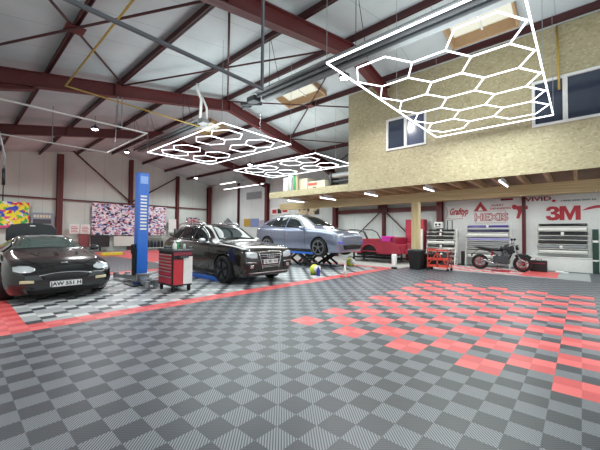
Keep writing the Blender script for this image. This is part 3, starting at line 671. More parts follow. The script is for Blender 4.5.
c.both('side_window', [(.42,1.03),(.15,1.12),(-.15,1.19),(-.55,1.19)], [(.55,.90),(.15,.90),(-.15,.90),(-.55,.91)], g)
c.both('side_window', [(-.60,1.19),(-.85,1.13),(-1.0,1.05)], [(-.60,.91),(-.85,.93),(-1.08,.96)], g)
c.fb('headlamp', [(.48,.64),(.56,.68),(.68,.69),(.78,.67)], [(.48,.60),(.56,.57),(.68,.57),(.78,.60)], M['lamp'], off=.012)
c.patch('grille', [(-.40,.50),(-.2,.535),(0,.54),(.2,.535),(.40,.50)], [(-.36,.43),(-.2,.42),(0,.42),(.2,.42),(.36,.43)], 'x', 1, M['black'], off=.014)
c.patch('grille_frame', [(-.43,.515),(-.2,.552),(0,.557),(.2,.552),(.43,.515)], [(-.43,.50),(-.2,.54),(0,.545),(.2,.54),(.43,.50)], 'x', 1, M['chrome'], off=.016, n=1)
c.fb('fog_lamp', [(.50,.43),(.70,.44)], [(.50,.38),(.70,.385)], M['amber'], off=.014)
c.patch('lower_intake', [(-.60,.25),(0,.25),(.60,.25)], [(-.56,.17),(0,.17),(.56,.17)], 'x', 1, M['liner'], off=.012)
c.patch('bonnet_badge', [(2.16,-.05),(2.16,.05)], [(2.12,-.06),(2.12,.06)], 'z', 1, M['chrome'], off=.01, n=2)
c.patch('bonnet_seam', [(1.95,-.62),(2.18,-.3),(2.20,0),(2.18,.3),(1.95,.62)], [(1.94,-.62),(2.165,-.3),(2.185,0),(2.165,.3),(1.94,.62)], 'z', 1, M['liner'], off=.003, n=1, th=.003)
for s_ in (-1, 1): c.patch('bonnet_vent', [(1.55,s_*.32),(1.2,s_*.38)], [(1.55,s_*.36),(1.2,s_*.44)], 'z', 1, M['liner'], off=.003, n=2, th=.004)
c.patch('windscreen_header', [(-.50,1.235),(0,1.262),(.50,1.235)], [(-.50,1.21),(0,1.235),(.50,1.21)], 'x', 1, M['silverp'], off=.008, n=1)
plate(c, .335, 'JAW 551 H')
seam(c, .62, .25, .90); seam(c, -.62, .25, .92)
for s_ in (-1, 1):
    mirror(am, .42, s_*.86, .95, s_, M['blackpaint'])
    for x in (1.42, -1.35): wheel(am, x, s_*.80, .335, .25, M['alloyl'], 5, s_, .72, M['dgrey'])
mb = MB()   # raised boot lid
A = [(-1.72, y, z) for y, z in ((-.56,1.10),(-.56,1.42),(-.45,1.54),(-.2,1.585),(0,1.59),(.2,1.585),(.45,1.54),(.56,1.42),(.56,1.10))]
mb.prism(A, (-.07, 0, 0)); O('boot_lid', mb, M['gblack'], am, bevel=.012)
mb = MB(); mb.box((-1.715, -.06, 1.50), (-1.70, .06, 1.53)); O('boot_lamp', mb, M['white'], am)
for s_ in (-1, 1):
    mb = MB(); mb.tube([(-1.55, s_*.52, .93), (-1.74, s_*.53, 1.16)], .015, 6); O('boot_hinge', mb, M['black'], am)

# ---- red car shell on trestles (right of the silver car)
rs = T('car_body_shell', 'stripped red vintage car shell with roll hoops, no wheels, beyond the silver car', 'car', (12.88, 5.95, 0), -PI/2)
mb = MB()   # local x forward (towards the bin)
side = [(-1.55,.42),(-1.5,1.05),(-1.2,1.12),(.35,1.13),(.45,1.15),(1.25,.90),(1.45,.5),(1.3,.42),(.72,.42)] 
arch = [(-.18+.42*math.cos(a), .42+.42*math.sin(a)) for a in [PI*k/12 for k in range(13)]]
poly = side[:-1] + [(.6, .42)] + arch + [(-.62, .42)]
for y0, y1 in ((-.78, -.72), (.72, .78)): mb.prism([(x, y0, z) for x, z in poly], (0, y1-y0, 0))
mb.box((-1.55, -.72, .5), (-1.5, .72, .95)); mb.box((-1.5, -.72, .5), (.4, .72, .55)); O('body_tub', mb, M['carred'], rs, bevel=.015)
for s_ in (-1, 1):
    mb = MB(); mb.box((-.70,s_*.70,.45),(.34,s_*.3,.86)); O('wheel_housing', mb, M['black'], rs)
mb = MB(); mb.tube([(-.18+.46*math.cos(PI*k/12), -.79, .42+.45*math.sin(PI*k/12)) for k in range(13)], .028, 8); O('wheel_arch_lip', mb, M['carred'], rs, smooth=True)
mb = MB(); mb.box((.42, -.74, .80), (1.12, .74, 1.22)); O('scuttle', mb, M['cardred'], rs, bevel=.06)
mb = MB(); mb.box((1.12, -.70, .45), (1.5, .70, .88)); mb.box((1.5, -.55, .5), (1.7, -.45, .62)); mb.box((1.5, .45, .5), (1.7, .55, .62)); mb.box((1.5,-.3,.62),(1.6,.3,.95)); O('front_frame', mb, M['carred'], rs, bevel=.02)
for x, h_ in ((-1.3, 1.58), (-.5, 1.58)):
    mb = MB(); mb.tube([(x+.25, -.66, 1.0), (x, -.62, 1.45), (x-.2, -.56, h_), (x-.25, .56, h_), (x, .62, 1.45), (x+.25, .66, 1.0)], .03, 8); O('roll_hoop', mb, M['dgrey'], rs, smooth=True)
for x in (-1.2, .9):
    for s_ in (-1, 1):
        mb = MB(); mb.bar((x, s_*.5, 0), (x, s_*.5, .5), .07, .07); mb.box((x-.14, s_*.5-.1, 0), (x+.14, s_*.5+.1, .03)); O('axle_stand', mb, M['alloy'], rs)
mb = MB(); mb.box((-1.3, -.4, .15), (1.3, .4, .22)); mb.box((-1.0, -.55, .3), (.8, .55, .42)); O('chassis', mb, M['black'], rs)
mb = MB(); mb.box((12.10, 5.0, 1.225), (12.6, 5.46, 1.27)); mb.box((12.06, 5.0, 1.02), (12.105, 5.46, 1.268)); S('cloth', mb, M['pink'], 'magenta cloth lying over the edge of the red car shell', 'cloth', bevel=.05)

# ---- motorcycle
bk = T('motorcycle', 'black naked motorcycle with red wheel rims on the red and white mat', 'motorcycle', (12.65, .74, 0), -PI/2)
def bO(n, mb, m, **k): return O(n, mb, M[m] if isinstance(m, str) else m, bk, **k)
for x, nm in ((.70, 'front'), (-.70, 'rear')):
    r = .30; mb = MB(); mb.lathe((x, 0, r), [(r*.80, -.05), (r*.93, -.07), (r, -.035), (r*1.01, 0), (r, .035), (r*.93, .07), (r*.80, .05)], 'y', 32); 
    tb = MB(); tb.tube([(x+(r-.055)*math.cos(2*PI*k/32), 0, r+(r-.055)*math.sin(2*PI*k/32)) for k in range(32)], .058, 10, closed=True)
    wh = bO('wheel', tb, 'rubber', smooth=True)
    mb = MB(); mb.tube([(x+(r*.72)*math.cos(2*PI*k/32), 0, r+(r*.72)*math.sin(2*PI*k/32)) for k in range(32)], .034, 8, closed=True)
    for k in range(5):
        a = 2*PI*k/5+.2; mb.bar((x, 0, r), (x+r*.68*math.cos(a), 0, r+r*.68*math.sin(a)), .03, .03, up=(0,1,0))
    mb.cyl((x, -.06, r), (x, .06, r), .045, 14); O('rim', mb, M['red'], wh, smooth=True)
    for s_ in (-1, 1):
        mb = MB(); mb.tube([(x+.12*math.cos(2*PI*k/24), s_*.055, r+.12*math.sin(2*PI*k/24)) for k in range(24)], .014, 6, closed=True); O('brake_disc', mb, M['silverp'], wh, smooth=True)
for s_ in (-1, 1):
    mb = MB(); mb.tube([(.70, s_*.09, .30), (.60, s_*.09, .55)], .030, 10); mb.tube([(.60, s_*.09, .55), (.46, s_*.09, .93)], .022, 10); bO('fork_leg', mb, 'alloyl', smooth=True)
    mb = MB(); mb.tube([(-.70, s_*.09, .30), (-.35, s_*.10, .38), (-.10, s_*.08, .42)], .032, 8); bO('swingarm', mb, 'alloyl', smooth=True)
    mb = MB(); mb.tube([(.44, s_*.10, .95), (.40, s_*.28, 1.04), (.33, s_*.40, 1.03)], .013, 8); mb.tube([(.35, s_*.30, 1.035), (.31, s_*.42, 1.02)], .02, 8); bO('handlebar', mb, 'black', smooth=True)
    mb = MB(); mb.tube([(.40, s_*.25, 1.04), (.42, s_*.32, 1.18)], .008, 6); mb.lathe((.42, s_*.34, 1.20), [(.02, -.05), (.045, -.03), (.045, .03), (.02, .05)], 'y', 10); bO('mirror', mb, 'black', smooth=True)
    mb = MB(); mb.tube([(.42, s_*.05, .88), (.20, s_*.13, .70), (-.12, s_*.12, .58), (-.16, s_*.10, .40)], .022, 8); mb.tube([(.42, s_*.05, .80), (.30, s_*.12, .50), (.25, s_*.12, .34)], .018, 8); mb.tube([(-.10, s_*.11, .62), (-.72, s_*.09, .86)], .016, 8); bO('frame', mb, 'alloy', smooth=True)
    mb = MB(); mb.tube([(-.05, s_*.12, .30), (-.12, s_*.20, .30)], .014, 6); bO('foot_peg', mb, 'silverp')
def blob(pts, rad, m, name, sc=(1,1,1)):
    mb = MB(); mb.tube(pts, rad, 14); cy = 0
    mb.v = [(a, b*sc[1], c) for a, b, c in mb.v]; return bO(name, mb, m, smooth=True, sub=1)
blob([(-.02,0,.80),(.08,0,.84),(.25,0,.88),(.38,0,.86),(.44,0,.80)], [.06,.13,.14,.12,.05], 'gblack', 'fuel_tank', (1,.95,1))
blob([(.05,0,.80),(-.2,0,.775),(-.45,0,.82),(-.78,0,.90)], [.06,.07,.06,.03], 'black', 'seat', (1,1.9,1))
blob([(-.45,0,.78),(-.7,0,.84),(-.92,0,.90)], [.06,.05,.02], 'gblack', 'tail_fairing', (1,1.2,1))
mb = MB(); mb.tube([(-.75, 0, .80), (-.98, 0, .58)], .014, 6); mb.box((-1.0, -.08, .50), (-.98, .08, .62)); bO('plate_hanger', mb, 'black')
mb = MB(); mb.box((-.22, -.16, .27), (.30, .16, .56)); mb.bar((.10, 0, .48), (.24, 0, .76), .28, .24); mb.cyl((-.02, -.19, .40), (-.02, .19, .40), .10, 18); mb.cyl((.14, -.18, .38), (.14, .18, .38), .08, 18); bO('engine', mb, 'dgrey', bevel=.015)
mb = MB(); mb.bar((.26, 0, .48), (.34, 0, .74), .30, .05); bO('radiator', mb, 'alloyl')
mb = MB(); mb.tube([(.24, -.08, .52), (.32, -.09, .36), (.20, -.10, .24), (-.15, -.13, .24), (-.34, -.17, .32), (-.52, -.18, .40)], [.022,.022,.022,.03,.05,.05], 10); bO('exhaust', mb, 'alloyl', smooth=True)
mb = MB(); mb.lathe((.55, 0, .90), [(.04, -.08), (.09, -.05), (.10, 0), (.09, .04), (.03, .05)], 'x', 16); bO('headlight', mb, 'black', smooth=True)
mb = MB(); mb.lathe((.597, 0, .90), [(.085, 0), (.07, .012), (.01, .018)], 'x', 16); bO('headlight_lens', mb, 'lamp', smooth=True)
mb = MB(); mb.tube([(.70+.335*math.cos(a), 0, .30+.335*math.sin(a)) for a in [PI*(.22+.5*k/8) for k in range(9)]], .05, 8); bO('front_mudguard', mb, 'gblack', smooth=True)
for s_ in (-1, 1):
    mb = MB(); mb.prism([(.30,s_*.17,.62),(.46,s_*.17,.70),(.40,s_*.17,.88),(.18,s_*.17,.86)], (0, s_*.02, 0)); bO('side_panel', mb, 'gblack', bevel=.01)
    mb = MB(); mb.prism([(-.12,s_*.15,.62),(.08,s_*.15,.60),(.05,s_*.15,.74),(-.22,s_*.15,.74)], (0, s_*.02, 0)); bO('frame_cover', mb, 'alloyl', bevel=.008)
mb = MB()
for q in range(6): mb.bar((.10+.012*q, 0, .52+q*.035), (.26+.012*q, 0, .50+q*.035), .29, .012)
bO('cooling_fins', mb, 'alloyl')
mb = MB(); mb.bar((-.30, 0, .55), (-.22, 0, .75), .06, .06); bO('shock_absorber', mb, 'red')
mb = MB(); mb.tube([(-.1, .12, .32), (-.16, .24, .02)], .012, 6); bO('side_stand', mb, 'black')
mb = MB(); mb.box((.28,-.17,.68),(.44,-.13,.80)); mb.box((.28,.13,.68),(.44,.17,.80)); bO('tank_shroud', mb, 'alloy', bevel=.02)

# ------------------------------------------------------------------ lifts
# blue two-post lift column
lp = T('lift_post', 'tall blue vehicle lift post standing between the sports car and the tool cabinet', 'lift', (1.78, 6.98, 0))
def tilt(mb, k=(0, 0)):   
    mb.v = [(x+k[0]*z*.67, y-k[0]*z*.74, z) for x, y, z in mb.v]; return mb
mb = MB(); mb.prism([(-.14,.12,.02),(-.14,-.12,.02),(.12,-.12,.02),(.12,-.10,.02),(-.12,-.10,.02),(-.12,.10,.02),(.12,.10,.02),(.12,.12,.02)], (0,0,2.88)); mb.box((-.14,-.12,2.88),(.12,.12,2.91)); O('column', tilt(mb), M['blue'], lp, bevel=.006)
mb = MB(); mb.box((-.145, -.09, 1.5), (-.14, .09, 2.4))
mb = MB()
for k in range(11): mb.box((-.09, -.128, 1.42+k*.085), (.07, -.122, 1.42+k*.085+.045))
O('ladder_decal', tilt(mb), M['white'], lp)
mb = MB(); mb.box((-.10, -.127, 2.62), (.09, -.122, 2.82)); O('rating_label', tilt(mb), mat('pale_blue_label', '8fb6ef', .4), lp)
mb = MB(); mb.box((-.2, -.08, .25), (-.145, .10, .95)); mb.box((-.24, -.05, .8), (-.145, .06, 1.05)); O('power_unit', tilt(mb), M['black'], lp, bevel=.02)
mb = MB(); mb.box((-.30, -.30, 0), (.30, .30, .03)); O('base_plate', mb, M['dgrey'], lp)
mb = MB(); mb.box((-.17, -.16, .08), (.17, .16, .30)); O('carriage', mb, M['alloyl'], lp, bevel=.02)
for d in ((-.12, 1.45), (.12, 1.25), (.05, -.80), (-.22, -.95)):
    mb = MB(); mb.bar((0, 0, .17), (d[0]*.6, d[1]*.6, .14), .14, .12); mb.bar((d[0]*.55, d[1]*.55, .13), (d[0], d[1], .11), .11, .09); mb.cyl((d[0], d[1], .04), (d[0], d[1], .20), .07, 14); O('lift_arm', mb, M['alloyl'], lp, bevel=.008)
# low blue ramps under the dark estate car
for x, l in ((3.72, 'near'), (5.1, 'far')):
    mb = MB(); mb.prism([(x-.25, 6.0, .0), (x-.25, 6.2, .12), (x-.25, 7.75, .12), (x-.25, 7.95, 0)], (.5, 0, 0)); S('lift_platform', mb, M['blue'], 'low blue lift platform under the %s side of the dark estate car' % l, 'lift', bevel=.01)
# scissor lift under silver car
sl = T('scissor_lift', 'scissor lift with blue platforms and black crossed arms carrying the silver car', 'lift', (8.72, 7.0, 0))
for sx in (-.62, .62):
    mb = MB(); mb.box((sx-.28, -1.0, .56), (sx+.28, 1.0, .64)); O('platform', mb, M['blue'], sl, bevel=.008)
    mb = MB(); mb.box((sx-.3, -1.1, 0), (sx+.3, 1.1, .05)); O('base_frame', mb, M['greysteel'], sl)
    for s_ in (-1, 1):
        for y0 in (-.8, .35):
            mb = MB(); mb.bar((sx+s_*.22, y0, .07), (sx+s_*.22, y0+.75, .54), .05, .09); mb.bar((sx+s_*.16, y0+.75, .07), (sx+s_*.16, y0, .54), .05, .09); O('scissor_arm', mb, M['black'], sl, bevel=.006)
    for y_ in (-.85, .85):
        mb = MB(); mb.box((sx-.10, y_-.10, .64), (sx+.10, y_+.10, .665)); O('rubber_pad', mb, M['rubber'], sl)
mb = MB(); mb.box((8.15,6.2,.655),(8.25,7.9,.675))
for x in (7.72, 7.4):
    mb = MB(); mb.bar((x, 7.35, .02), (x-.75, 6.9, .10), .12, .03); S('drive_on_ramp', mb, M['silverp'], 'grey metal ramp leaning at the %s of the scissor lift' % ('side' if x > 7.5 else 'outer edge'), 'ramp')
# polishing machines, cone, cylinder
def polisher(x, y, label, bottle=True):
    t = T('work_lamp', label, 'lamp', (x, y, 0), .6)
    mb = MB(); mb.lathe((0,0,.16), [(.04,-.16),(.14,-.14),(.17,-.02),(.15,.08),(.09,.15),(.03,.17)], n=18); O('shade', mb, M['lime'], t, smooth=True)
    mb = MB(); mb.lathe((-.10,-.09,.19), [(.02,-.10),(.10,-.07),(.12,0),(.10,.07),(.02,.10)], 'x', 16); O('lens', mb, M['white'], t, smooth=True)
    mb = MB(); mb.tube([(0,-.12,.05),(-.02,-.17,.2),(0,-.1,.38),(.05,0,.40),(.1,.1,.34)], .015, 8); mb.box((-.2,-.16,0),(.2,.12,.02)); O('stand', mb, M['black'], t, smooth=False)
polisher(6.6, 5.05, 'round yellow and white work lamp on the floor before the scissor lift')
polisher(9.85, 5.75, 'second yellow work lamp, farther back under the silver car nose')
t = T('spray_bottle', 'dark blue bottle standing in front of the yellow work lamp', 'bottle', (6.38, 4.72, 0))
mb = MB(); mb.lathe((0,0,0), [(.055,0),(.06,.02),(.06,.2),(.03,.26),(.025,.28)], n=14); O('body', mb, mat('dark_blue_plastic', '2b2f8e', .3), t, smooth=True)
mb = MB(); mb.box((-.02,-.06,.28),(.02,.04,.33)); O('cap', mb, M['white'], t)
t = T('marker_cone', 'small white cone with orange foot on the red floor stripe', 'cone', (6.8, 3.98, 0))
mb = MB(); mb.lathe((0,0,.02), [(.075,0),(.018,.36),(.012,.365)], n=16); O('cone', mb, M['white'], t, smooth=True)
mb = MB(); mb.box((-.11,-.11,0),(.11,.11,.022)); O('foot', mb, M['orange'], t)
t = T('canister', 'white cylinder canister with a black base at the end of the red floor stripe', 'canister', (10.25, 3.95, 0))
mb = MB(); mb.lathe((0,0,0), [(.10,.06),(.105,.08),(.105,.52),(.09,.56),(.03,.58)], n=20); O('body', mb, M['white'], t, smooth=True)
mb = MB(); mb.cyl((0,0,0),(0,0,.07),.11,20); O('base', mb, M['black'], t)
mb = MB(); mb.bar((-.05,0,.60),(.08,0,.62),.02,.02); mb.cyl((0,0,.56),(0,0,.61),.02,8); O('handle', mb, M['black'], t)

# ------------------------------------------------------------------ tool cabinet
tc = T('tool_cabinet', 'red and black wheeled tool cabinet with a white door, left of the dark estate car', 'tool cabinet', (2.03, 5.60, 0))
X0, X1, Y0, Y1 = -.24, .24, -.35, .36
mb = MB(); mb.box((X0,Y0,.13),(X1,Y1,.92)); O('body', mb, M['black'], tc, bevel=.01)
mb = MB(); mb.box((X0-.02,Y0-.02,.92),(X1+.02,Y1+.02,.96)); mb.box((X0-.01,Y0-.01,.96),(X0+.02,Y1+.01,.985)); mb.box((X1-.02,Y0-.01,.96),(X1+.01,Y1+.01,.985)); O('top_tray', mb, M['dgrey'], tc, bevel=.01)
zs_ = [.86,.785,.71,.635,.56,.485,.36,.17]
for k in range(7):
    mb = MB(); mb.box((X0-.015, Y0+.04, zs_[k+1]+.012), (X0, Y1-.04, zs_[k])); d = O('drawer', mb, M['carred'] if k > 4 else M['red'], tc)
    mb = MB(); mb.box((X0-.035, Y0+.05, zs_[k]-.03), (X0-.015, Y1-.05, zs_[k]-.008)); O('handle', mb, M['silverp'], d, bevel=.004)
mb = MB(); mb.box((X0+.02, Y0-.012, .17), (.0, Y0, .74)); O('side_panel', mb, M['red'], tc)
mb = MB(); mb.box((.01, Y0-.03, .17), (X1-.01, Y0, .80)); o = O('side_door', mb, M['white'], tc, bevel=.008); o['label'] = 'white perforated door'
mb = MB(); mb.box((X0+.02, Y0-.012, .83), (X1-.02, Y0, .91)); O('side_rail', mb, M['cardred'], tc)
mb = MB(); mb.box((-.10, Y0-.09, .78), (.1, Y0-.0, .82)); O('side_shelf', mb, M['dgrey'], tc)
for x in (X0+.05, X1-.05):
    for y in (Y0+.06, Y1-.06):
        mb = MB(); mb.cyl((x-.02,y,.055),(x+.02,y,.055),.055,16); mb.box((x-.03,y-.03,.08),(x+.03,y+.03,.13)); O('caster', mb, M['rubber'], tc)
def bottle(x, y, z, r, h, m, label, cap='white', group=None):
    t = T('bottle', label, 'bottle', (x, y, z), 0, group)
    mb = MB(); mb.lathe((0,0,0), [(r*.9,0),(r,.01),(r,h*.62),(r*.4,h*.8),(r*.35,h*.85)], n=12); O('body', mb, M[m], t, smooth=True)
    mb = MB(); mb.cyl((0,0,h*.84),(0,0,h),r*.42,10); O('cap', mb, M[cap], t)
bottle(1.93, 5.45, .962, .045, .2, 'white', 'short white bottle on the tool cabinet corner')
bottle(2.08, 5.62, .962, .04, .22, 'green', 'green bottle near the middle of the tool cabinet top')
bottle(2.15, 5.42, .962, .035, .16, 'silverp', 'small silver can at the right of the tool cabinet top', 'black')
mb = MB(); mb.box((1.86, 5.72, .962), (2.14, 5.88, 1.03)); S('parts_tray', mb, M['dgrey'], 'dark tray of small parts on the tool cabinet top', 'tray', bevel=.01)
# machine behind the tool cabinet
t = T('extractor_stand', 'small red machine on a post showing above the tool cabinet', 'machine', (4.0, 9.6, 0), .5)
mb = MB(); mb.box((-.16,-.14,.72),(.16,.14,1.18)); O('body', mb, M['red'], t, bevel=.03)
mb = MB(); mb.box((-.05,-.05,0),(.05,.05,.72)); mb.box((-.25,-.2,0),(.25,.2,.05)); O('post', mb, M['black'], t)
mb = MB(); mb.tube([(-.3,0,1.28),(-.12,0,1.22),(.1,0,1.24),(.34,0,1.4)],.035,8); mb.cyl((0,0,1.18),(0,0,1.5),.05,10); O('tool_head', mb, M['black'], t, smooth=True)
mb = MB(); mb.box((-.1,-.145,.82),(.1,-.14,.9)); mb.box((-.1,-.145,.98),(.1,-.14,1.08)); O('panel', mb, M['black'], t)
t = T('drum', 'black round drum on the floor behind the blue lift post', 'drum', (3.02, 8.3, 0))
mb = MB(); mb.lathe((0,0,0), [(.16,0),(.17,.03),(.17,.34),(.15,.38),(.05,.40)], n=18); O('body', mb, M['black'], t, smooth=True)
mb = MB(); mb.tube([(-.1,0,.38),(0,0,.46),(.1,0,.38)],.012,6); O('handle', mb, M['silverp'], t)

# ------------------------------------------------------------------ left gable wall items
yW = 23.97
def collage(name, cols, scale, asp=(1,1,1), rnd=1, noise=0):
    m = mat(name, cols[0], .5); nt, b, N, Lk = nodes(m)
    tc = N('ShaderNodeTexCoord'); mp = N('ShaderNodeMapping'); mp.inputs['Scale'].default_value = asp; Lk(tc.outputs['Object'], mp.inputs[0])
    v = N('ShaderNodeTexVoronoi'); v.inputs['Scale'].default_value = scale; v.inputs['Randomness'].default_value = rnd
    nz = N('ShaderNodeTexNoise'); nz.inputs['Scale'].default_value = scale*.7; va = N('ShaderNodeVectorMath'); va.operation = 'ADD'; vs = N('ShaderNodeVectorMath'); vs.operation = 'SCALE'; vs.inputs['Scale'].default_value = noise
    Lk(mp.outputs[0], nz.inputs['Vector']); Lk(nz.outputs['Color'], vs.inputs[0]); Lk(mp.outputs[0], va.inputs[0]); Lk(vs.outputs[0], va.inputs[1]); Lk(va.outputs[0], v.inputs['Vector'])
    sp = N('ShaderNodeSeparateColor'); Lk(v.outputs['Color'], sp.inputs[0]); r = N('ShaderNodeValToRGB'); r.color_ramp.interpolation = 'CONSTANT'
    e = r.color_ramp.elements; e[0].color = srgb(cols[0]); e[1].position = 1/len(cols); e[1].color = srgb(cols[1])
    for i in range(2, len(cols)): e.new(i/len(cols)).color = srgb(cols[i])
    Lk(sp.outputs[0], r.inputs[0]); Lk(r.outputs[0], b.inputs['Base Color']); return m
def board(name, x0, x1, z0, z1, m, label, cat, d=.03, y=23.64, **k):
    mb = MB(); mb.box((x0, y-d, z0), (x1, y, z1)); return S(name, mb, m, label, cat, **k)
board('banner', 4.95, 10.15, 1.12, 3.38, collage('sticker_collage', ['e4e2ea','c05a6c','22223c','e9e6ec','7f92c4','d9d4e0','33315a','e2b4bf','ece8ee'], 7.5, (1,1,1.6), 1, .25), 'large banner covered in red, white and blue stickers behind the blue post', 'banner')
board('banner', -2.1, 1.62, 1.55, 3.1, collage('graffiti_print', ['e8e234','e23c8a','38a85c','f0e83c','d43a3a','3c4fc0','f2d838','6abf3a','e8e6e0'], 4.2, (1,1,1.2), 1, .7), 'yellow, green and pink graffiti banner on the wall at the left edge', 'banner')
o = board('poster', 1.72, 2.82, 1.72, 2.52, mat('blue_grey_poster', '8a93a0', .5), 'blue-grey poster with a pale word between graffiti banner and thick column', 'poster')
for q in range(6):
    mb = MB(); mb.box((-.42+q*.145, -.026, .50), (-.42+q*.145+.10, -.018, .66)); O('poster_letter', mb, M['amber'], o)
mb = MB(); mb.box((-.45, -.026, .12), (.45, -.018, .40)); O('poster_picture', mb, M['dgrey'], o)
for k, (x0, x1) in enumerate(((3.68, 4.24), (4.30, 4.86))):
    o = board('notice', x0, x1, 1.22, 1.85, M['white'], 'white notice with small red lines, %s of the pair above the sports car bonnet' % ('left' if k == 0 else 'right'), 'notice')
    mb = MB()
    for q in range(4): mb.box((-.2, -.022, .1+q*.11), (.2-.06*(q % 2), -.016, .14+q*.11))
    O('printed_lines', mb, M['redsign'], o)
board('board', 4.2, 4.85, .3, 1.18, mat('dull_red_board', '8a4a4c', .6), 'dull red board leaning on the wall below the white notices', 'board')
o = T('flat_screen', 'large black screen standing on the floor below the collage banner', 'screen', (5.45, 23.3, 0))
mb = MB(); mb.box((-.62,-.05,.3),(.52,.05,1.14)); O('screen', mb, M['gblack'], o, bevel=.02)
mb = MB(); mb.box((-.4,-.2,0),(.3,.2,.04)); mb.box((-.1,-.04,.04),(.0,.04,.32)); O('stand', mb, M['black'], o)
board('board', 6.35, 8.3, .32, 1.05, M['offwhite'], 'blank off-white board under the collage banner', 'board')
mb = MB(); mb.box((4.2,18.6,0),(5.3,19.0,.16)); S('crate', mb, M['lime'], 'low yellow-green crate on the floor behind the sports car', 'crate', bevel=.03)
sh = T('shelf_unit', 'white wall shelf with black containers behind the blue post', 'shelf', (9.4, 23.6, 0))
mb = MB(); mb.box((-.9,-.2,.10),(1.1,.2,.16)); mb.box((-.9,-.2,.95),(1.1,.2,.98)); mb.box((-.9,-.2,0),(-.86,.2,.98)); mb.box((1.06,-.2,0),(1.1,.2,.98)); O('frame', mb, M['offwhite'], sh)
for k in range(5):
    t = T('container', 'black container in the row on the white wall shelf', 'container', (8.75+k*.27, 23.55, .16), 0, 'containers on the white wall shelf')
    mb = MB(); mb.lathe((0,0,0), [(.09,0),(.1,.02),(.1,.42),(.05,.5),(.04,.55)], n=12); O('body', mb, M['black' if k != 2 else 'navy'], t, smooth=True)
board('notice', 10.4, 11.05, 1.35, 2.45, M['white'], 'tall white notice sheet left of the gable column behind the cabinet', 'notice', y=23.7)
# union flag draped on the wall
t = T('flag', 'small red, white and blue crossed flag near the far corner', 'flag', (12.7, 23.9, 2.05))
mb = MB(); mb.box((-.62,-.02,0),(.62,0,.62)); O('cloth', mb, mat('flag_blue', '2a2f6a', .7), t)
mb = MB()
for s_ in (-1, 1): mb.bar((-s_*.6, -.024, .02), (s_*.6, -.024, .60), .01, .13, up=(0,0,1))
mb.box((-.62,-.030,.22),(.62,-.022,.40)); mb.box((-.1,-.03,0),(.1,-.022,.62)); O('white_cross', mb, M['white'], t)
mb = MB()
for s_ in (-1, 1): mb.bar((-s_*.6, -.028, .02), (s_*.6, -.028, .60), .01, .05, up=(0,0,1))
mb.box((-.62,-.036,.265),(.62,-.03,.355)); mb.box((-.055,-.036,0),(.055,-.03,.62)); O('red_cross', mb, M['redsign'], t)

# ------------------------------------------------------------------ far wall items (left of the mezzanine)
xW = XB-.02
def bwb(name, y0, y1, z0, z1, m, label, cat, d=.03, x=None, **k):
    x = x or xW; mb = MB(); mb.box((x-d, y0, z0), (x, y1, z1)); return S(name, mb, m, label, cat, **k)
vt = bwb('vent_grille', 16.75, 18.6, 4.05, 4.62, mat('vent_grey', '9ba0a1', .5), 'grey rectangular vent grille high on the far wall', 'vent')
mb = MB()
for k in range(5): mb.box((-.03, -.85, .06+k*.1), (-.016, .85, .09+k*.1))
O('louvre', mb, M['greysteel'], vt)
o = bwb('poster', 13.8, 15.7, 2.72, 3.25, M['white'], 'white poster with red and black figures above the silver car roof', 'poster')
mb = MB(); mb.box((-.03,.3,.1),(-.016,.75,.38)); O('red_figure', mb, M['redsign'], o)
mb = MB(); mb.box((-.03,-.8,.15),(-.016,-.3,.3)); O('red_figure', mb, M['redsign'], o)
mb = MB(); mb.box((-.03,-.2,.08),(-.016,.2,.42)); O('dark_figures', mb, M['black'], o)
bwb('poster', 11.1, 12.9, 2.62, 3.2, collage('tan_print', ['b8a888','d8cfb8','8a7a5c','c8bda0','3a362e','cabf9e'], 4, (1,1,1), 1, .5), 'tan and cream patterned poster above the silver car windscreen', 'poster')
bwb('poster', 18.1, 18.9, 1.9, 2.5, M['yellow'], 'yellow sticker poster on the far wall above the estate car bonnet', 'poster')
bwb('poster', 17.1, 18.0, 1.85, 2.5, mat('blue_sticker', '8090c0', .5), 'blue-violet sticker poster on the far wall right of the yellow one', 'poster')
bwb('poster', 15.9+.4, 17.0, 1.8, 2.35, mat('violet_grey_sticker', 'a8a4b8', .5), 'violet-grey poster on the far wall next to the wide column', 'poster')
mb = MB(); mb.prism([(13.9, 20.6, 1.95), (13.9, 18.95, 1.95), (13.9, 19.8, 2.72)], (.3, 0, 0)); 
t = T('tripod_display', 'grey pyramid shaped display standing behind the roof of the estate car', 'display', (13.5, 19.85, 0))
mb = MB(); mb.add([(-.5,-.7,1.75),(.5,-.7,1.75),(.5,.7,1.75),(-.5,.7,1.75),(0,0,2.6)], [(3,2,1,0),(0,1,4),(1,2,4),(2,3,4),(3,0,4)]); O('pyramid', mb, M['greysteel'], t)
mb = MB()
for a in (-.4,.4):
    for b_ in (-.5,.5): mb.bar((a,b_,0),(a,b_,1.75),.06,.06)
O('stand', mb, M['dgrey'], t)
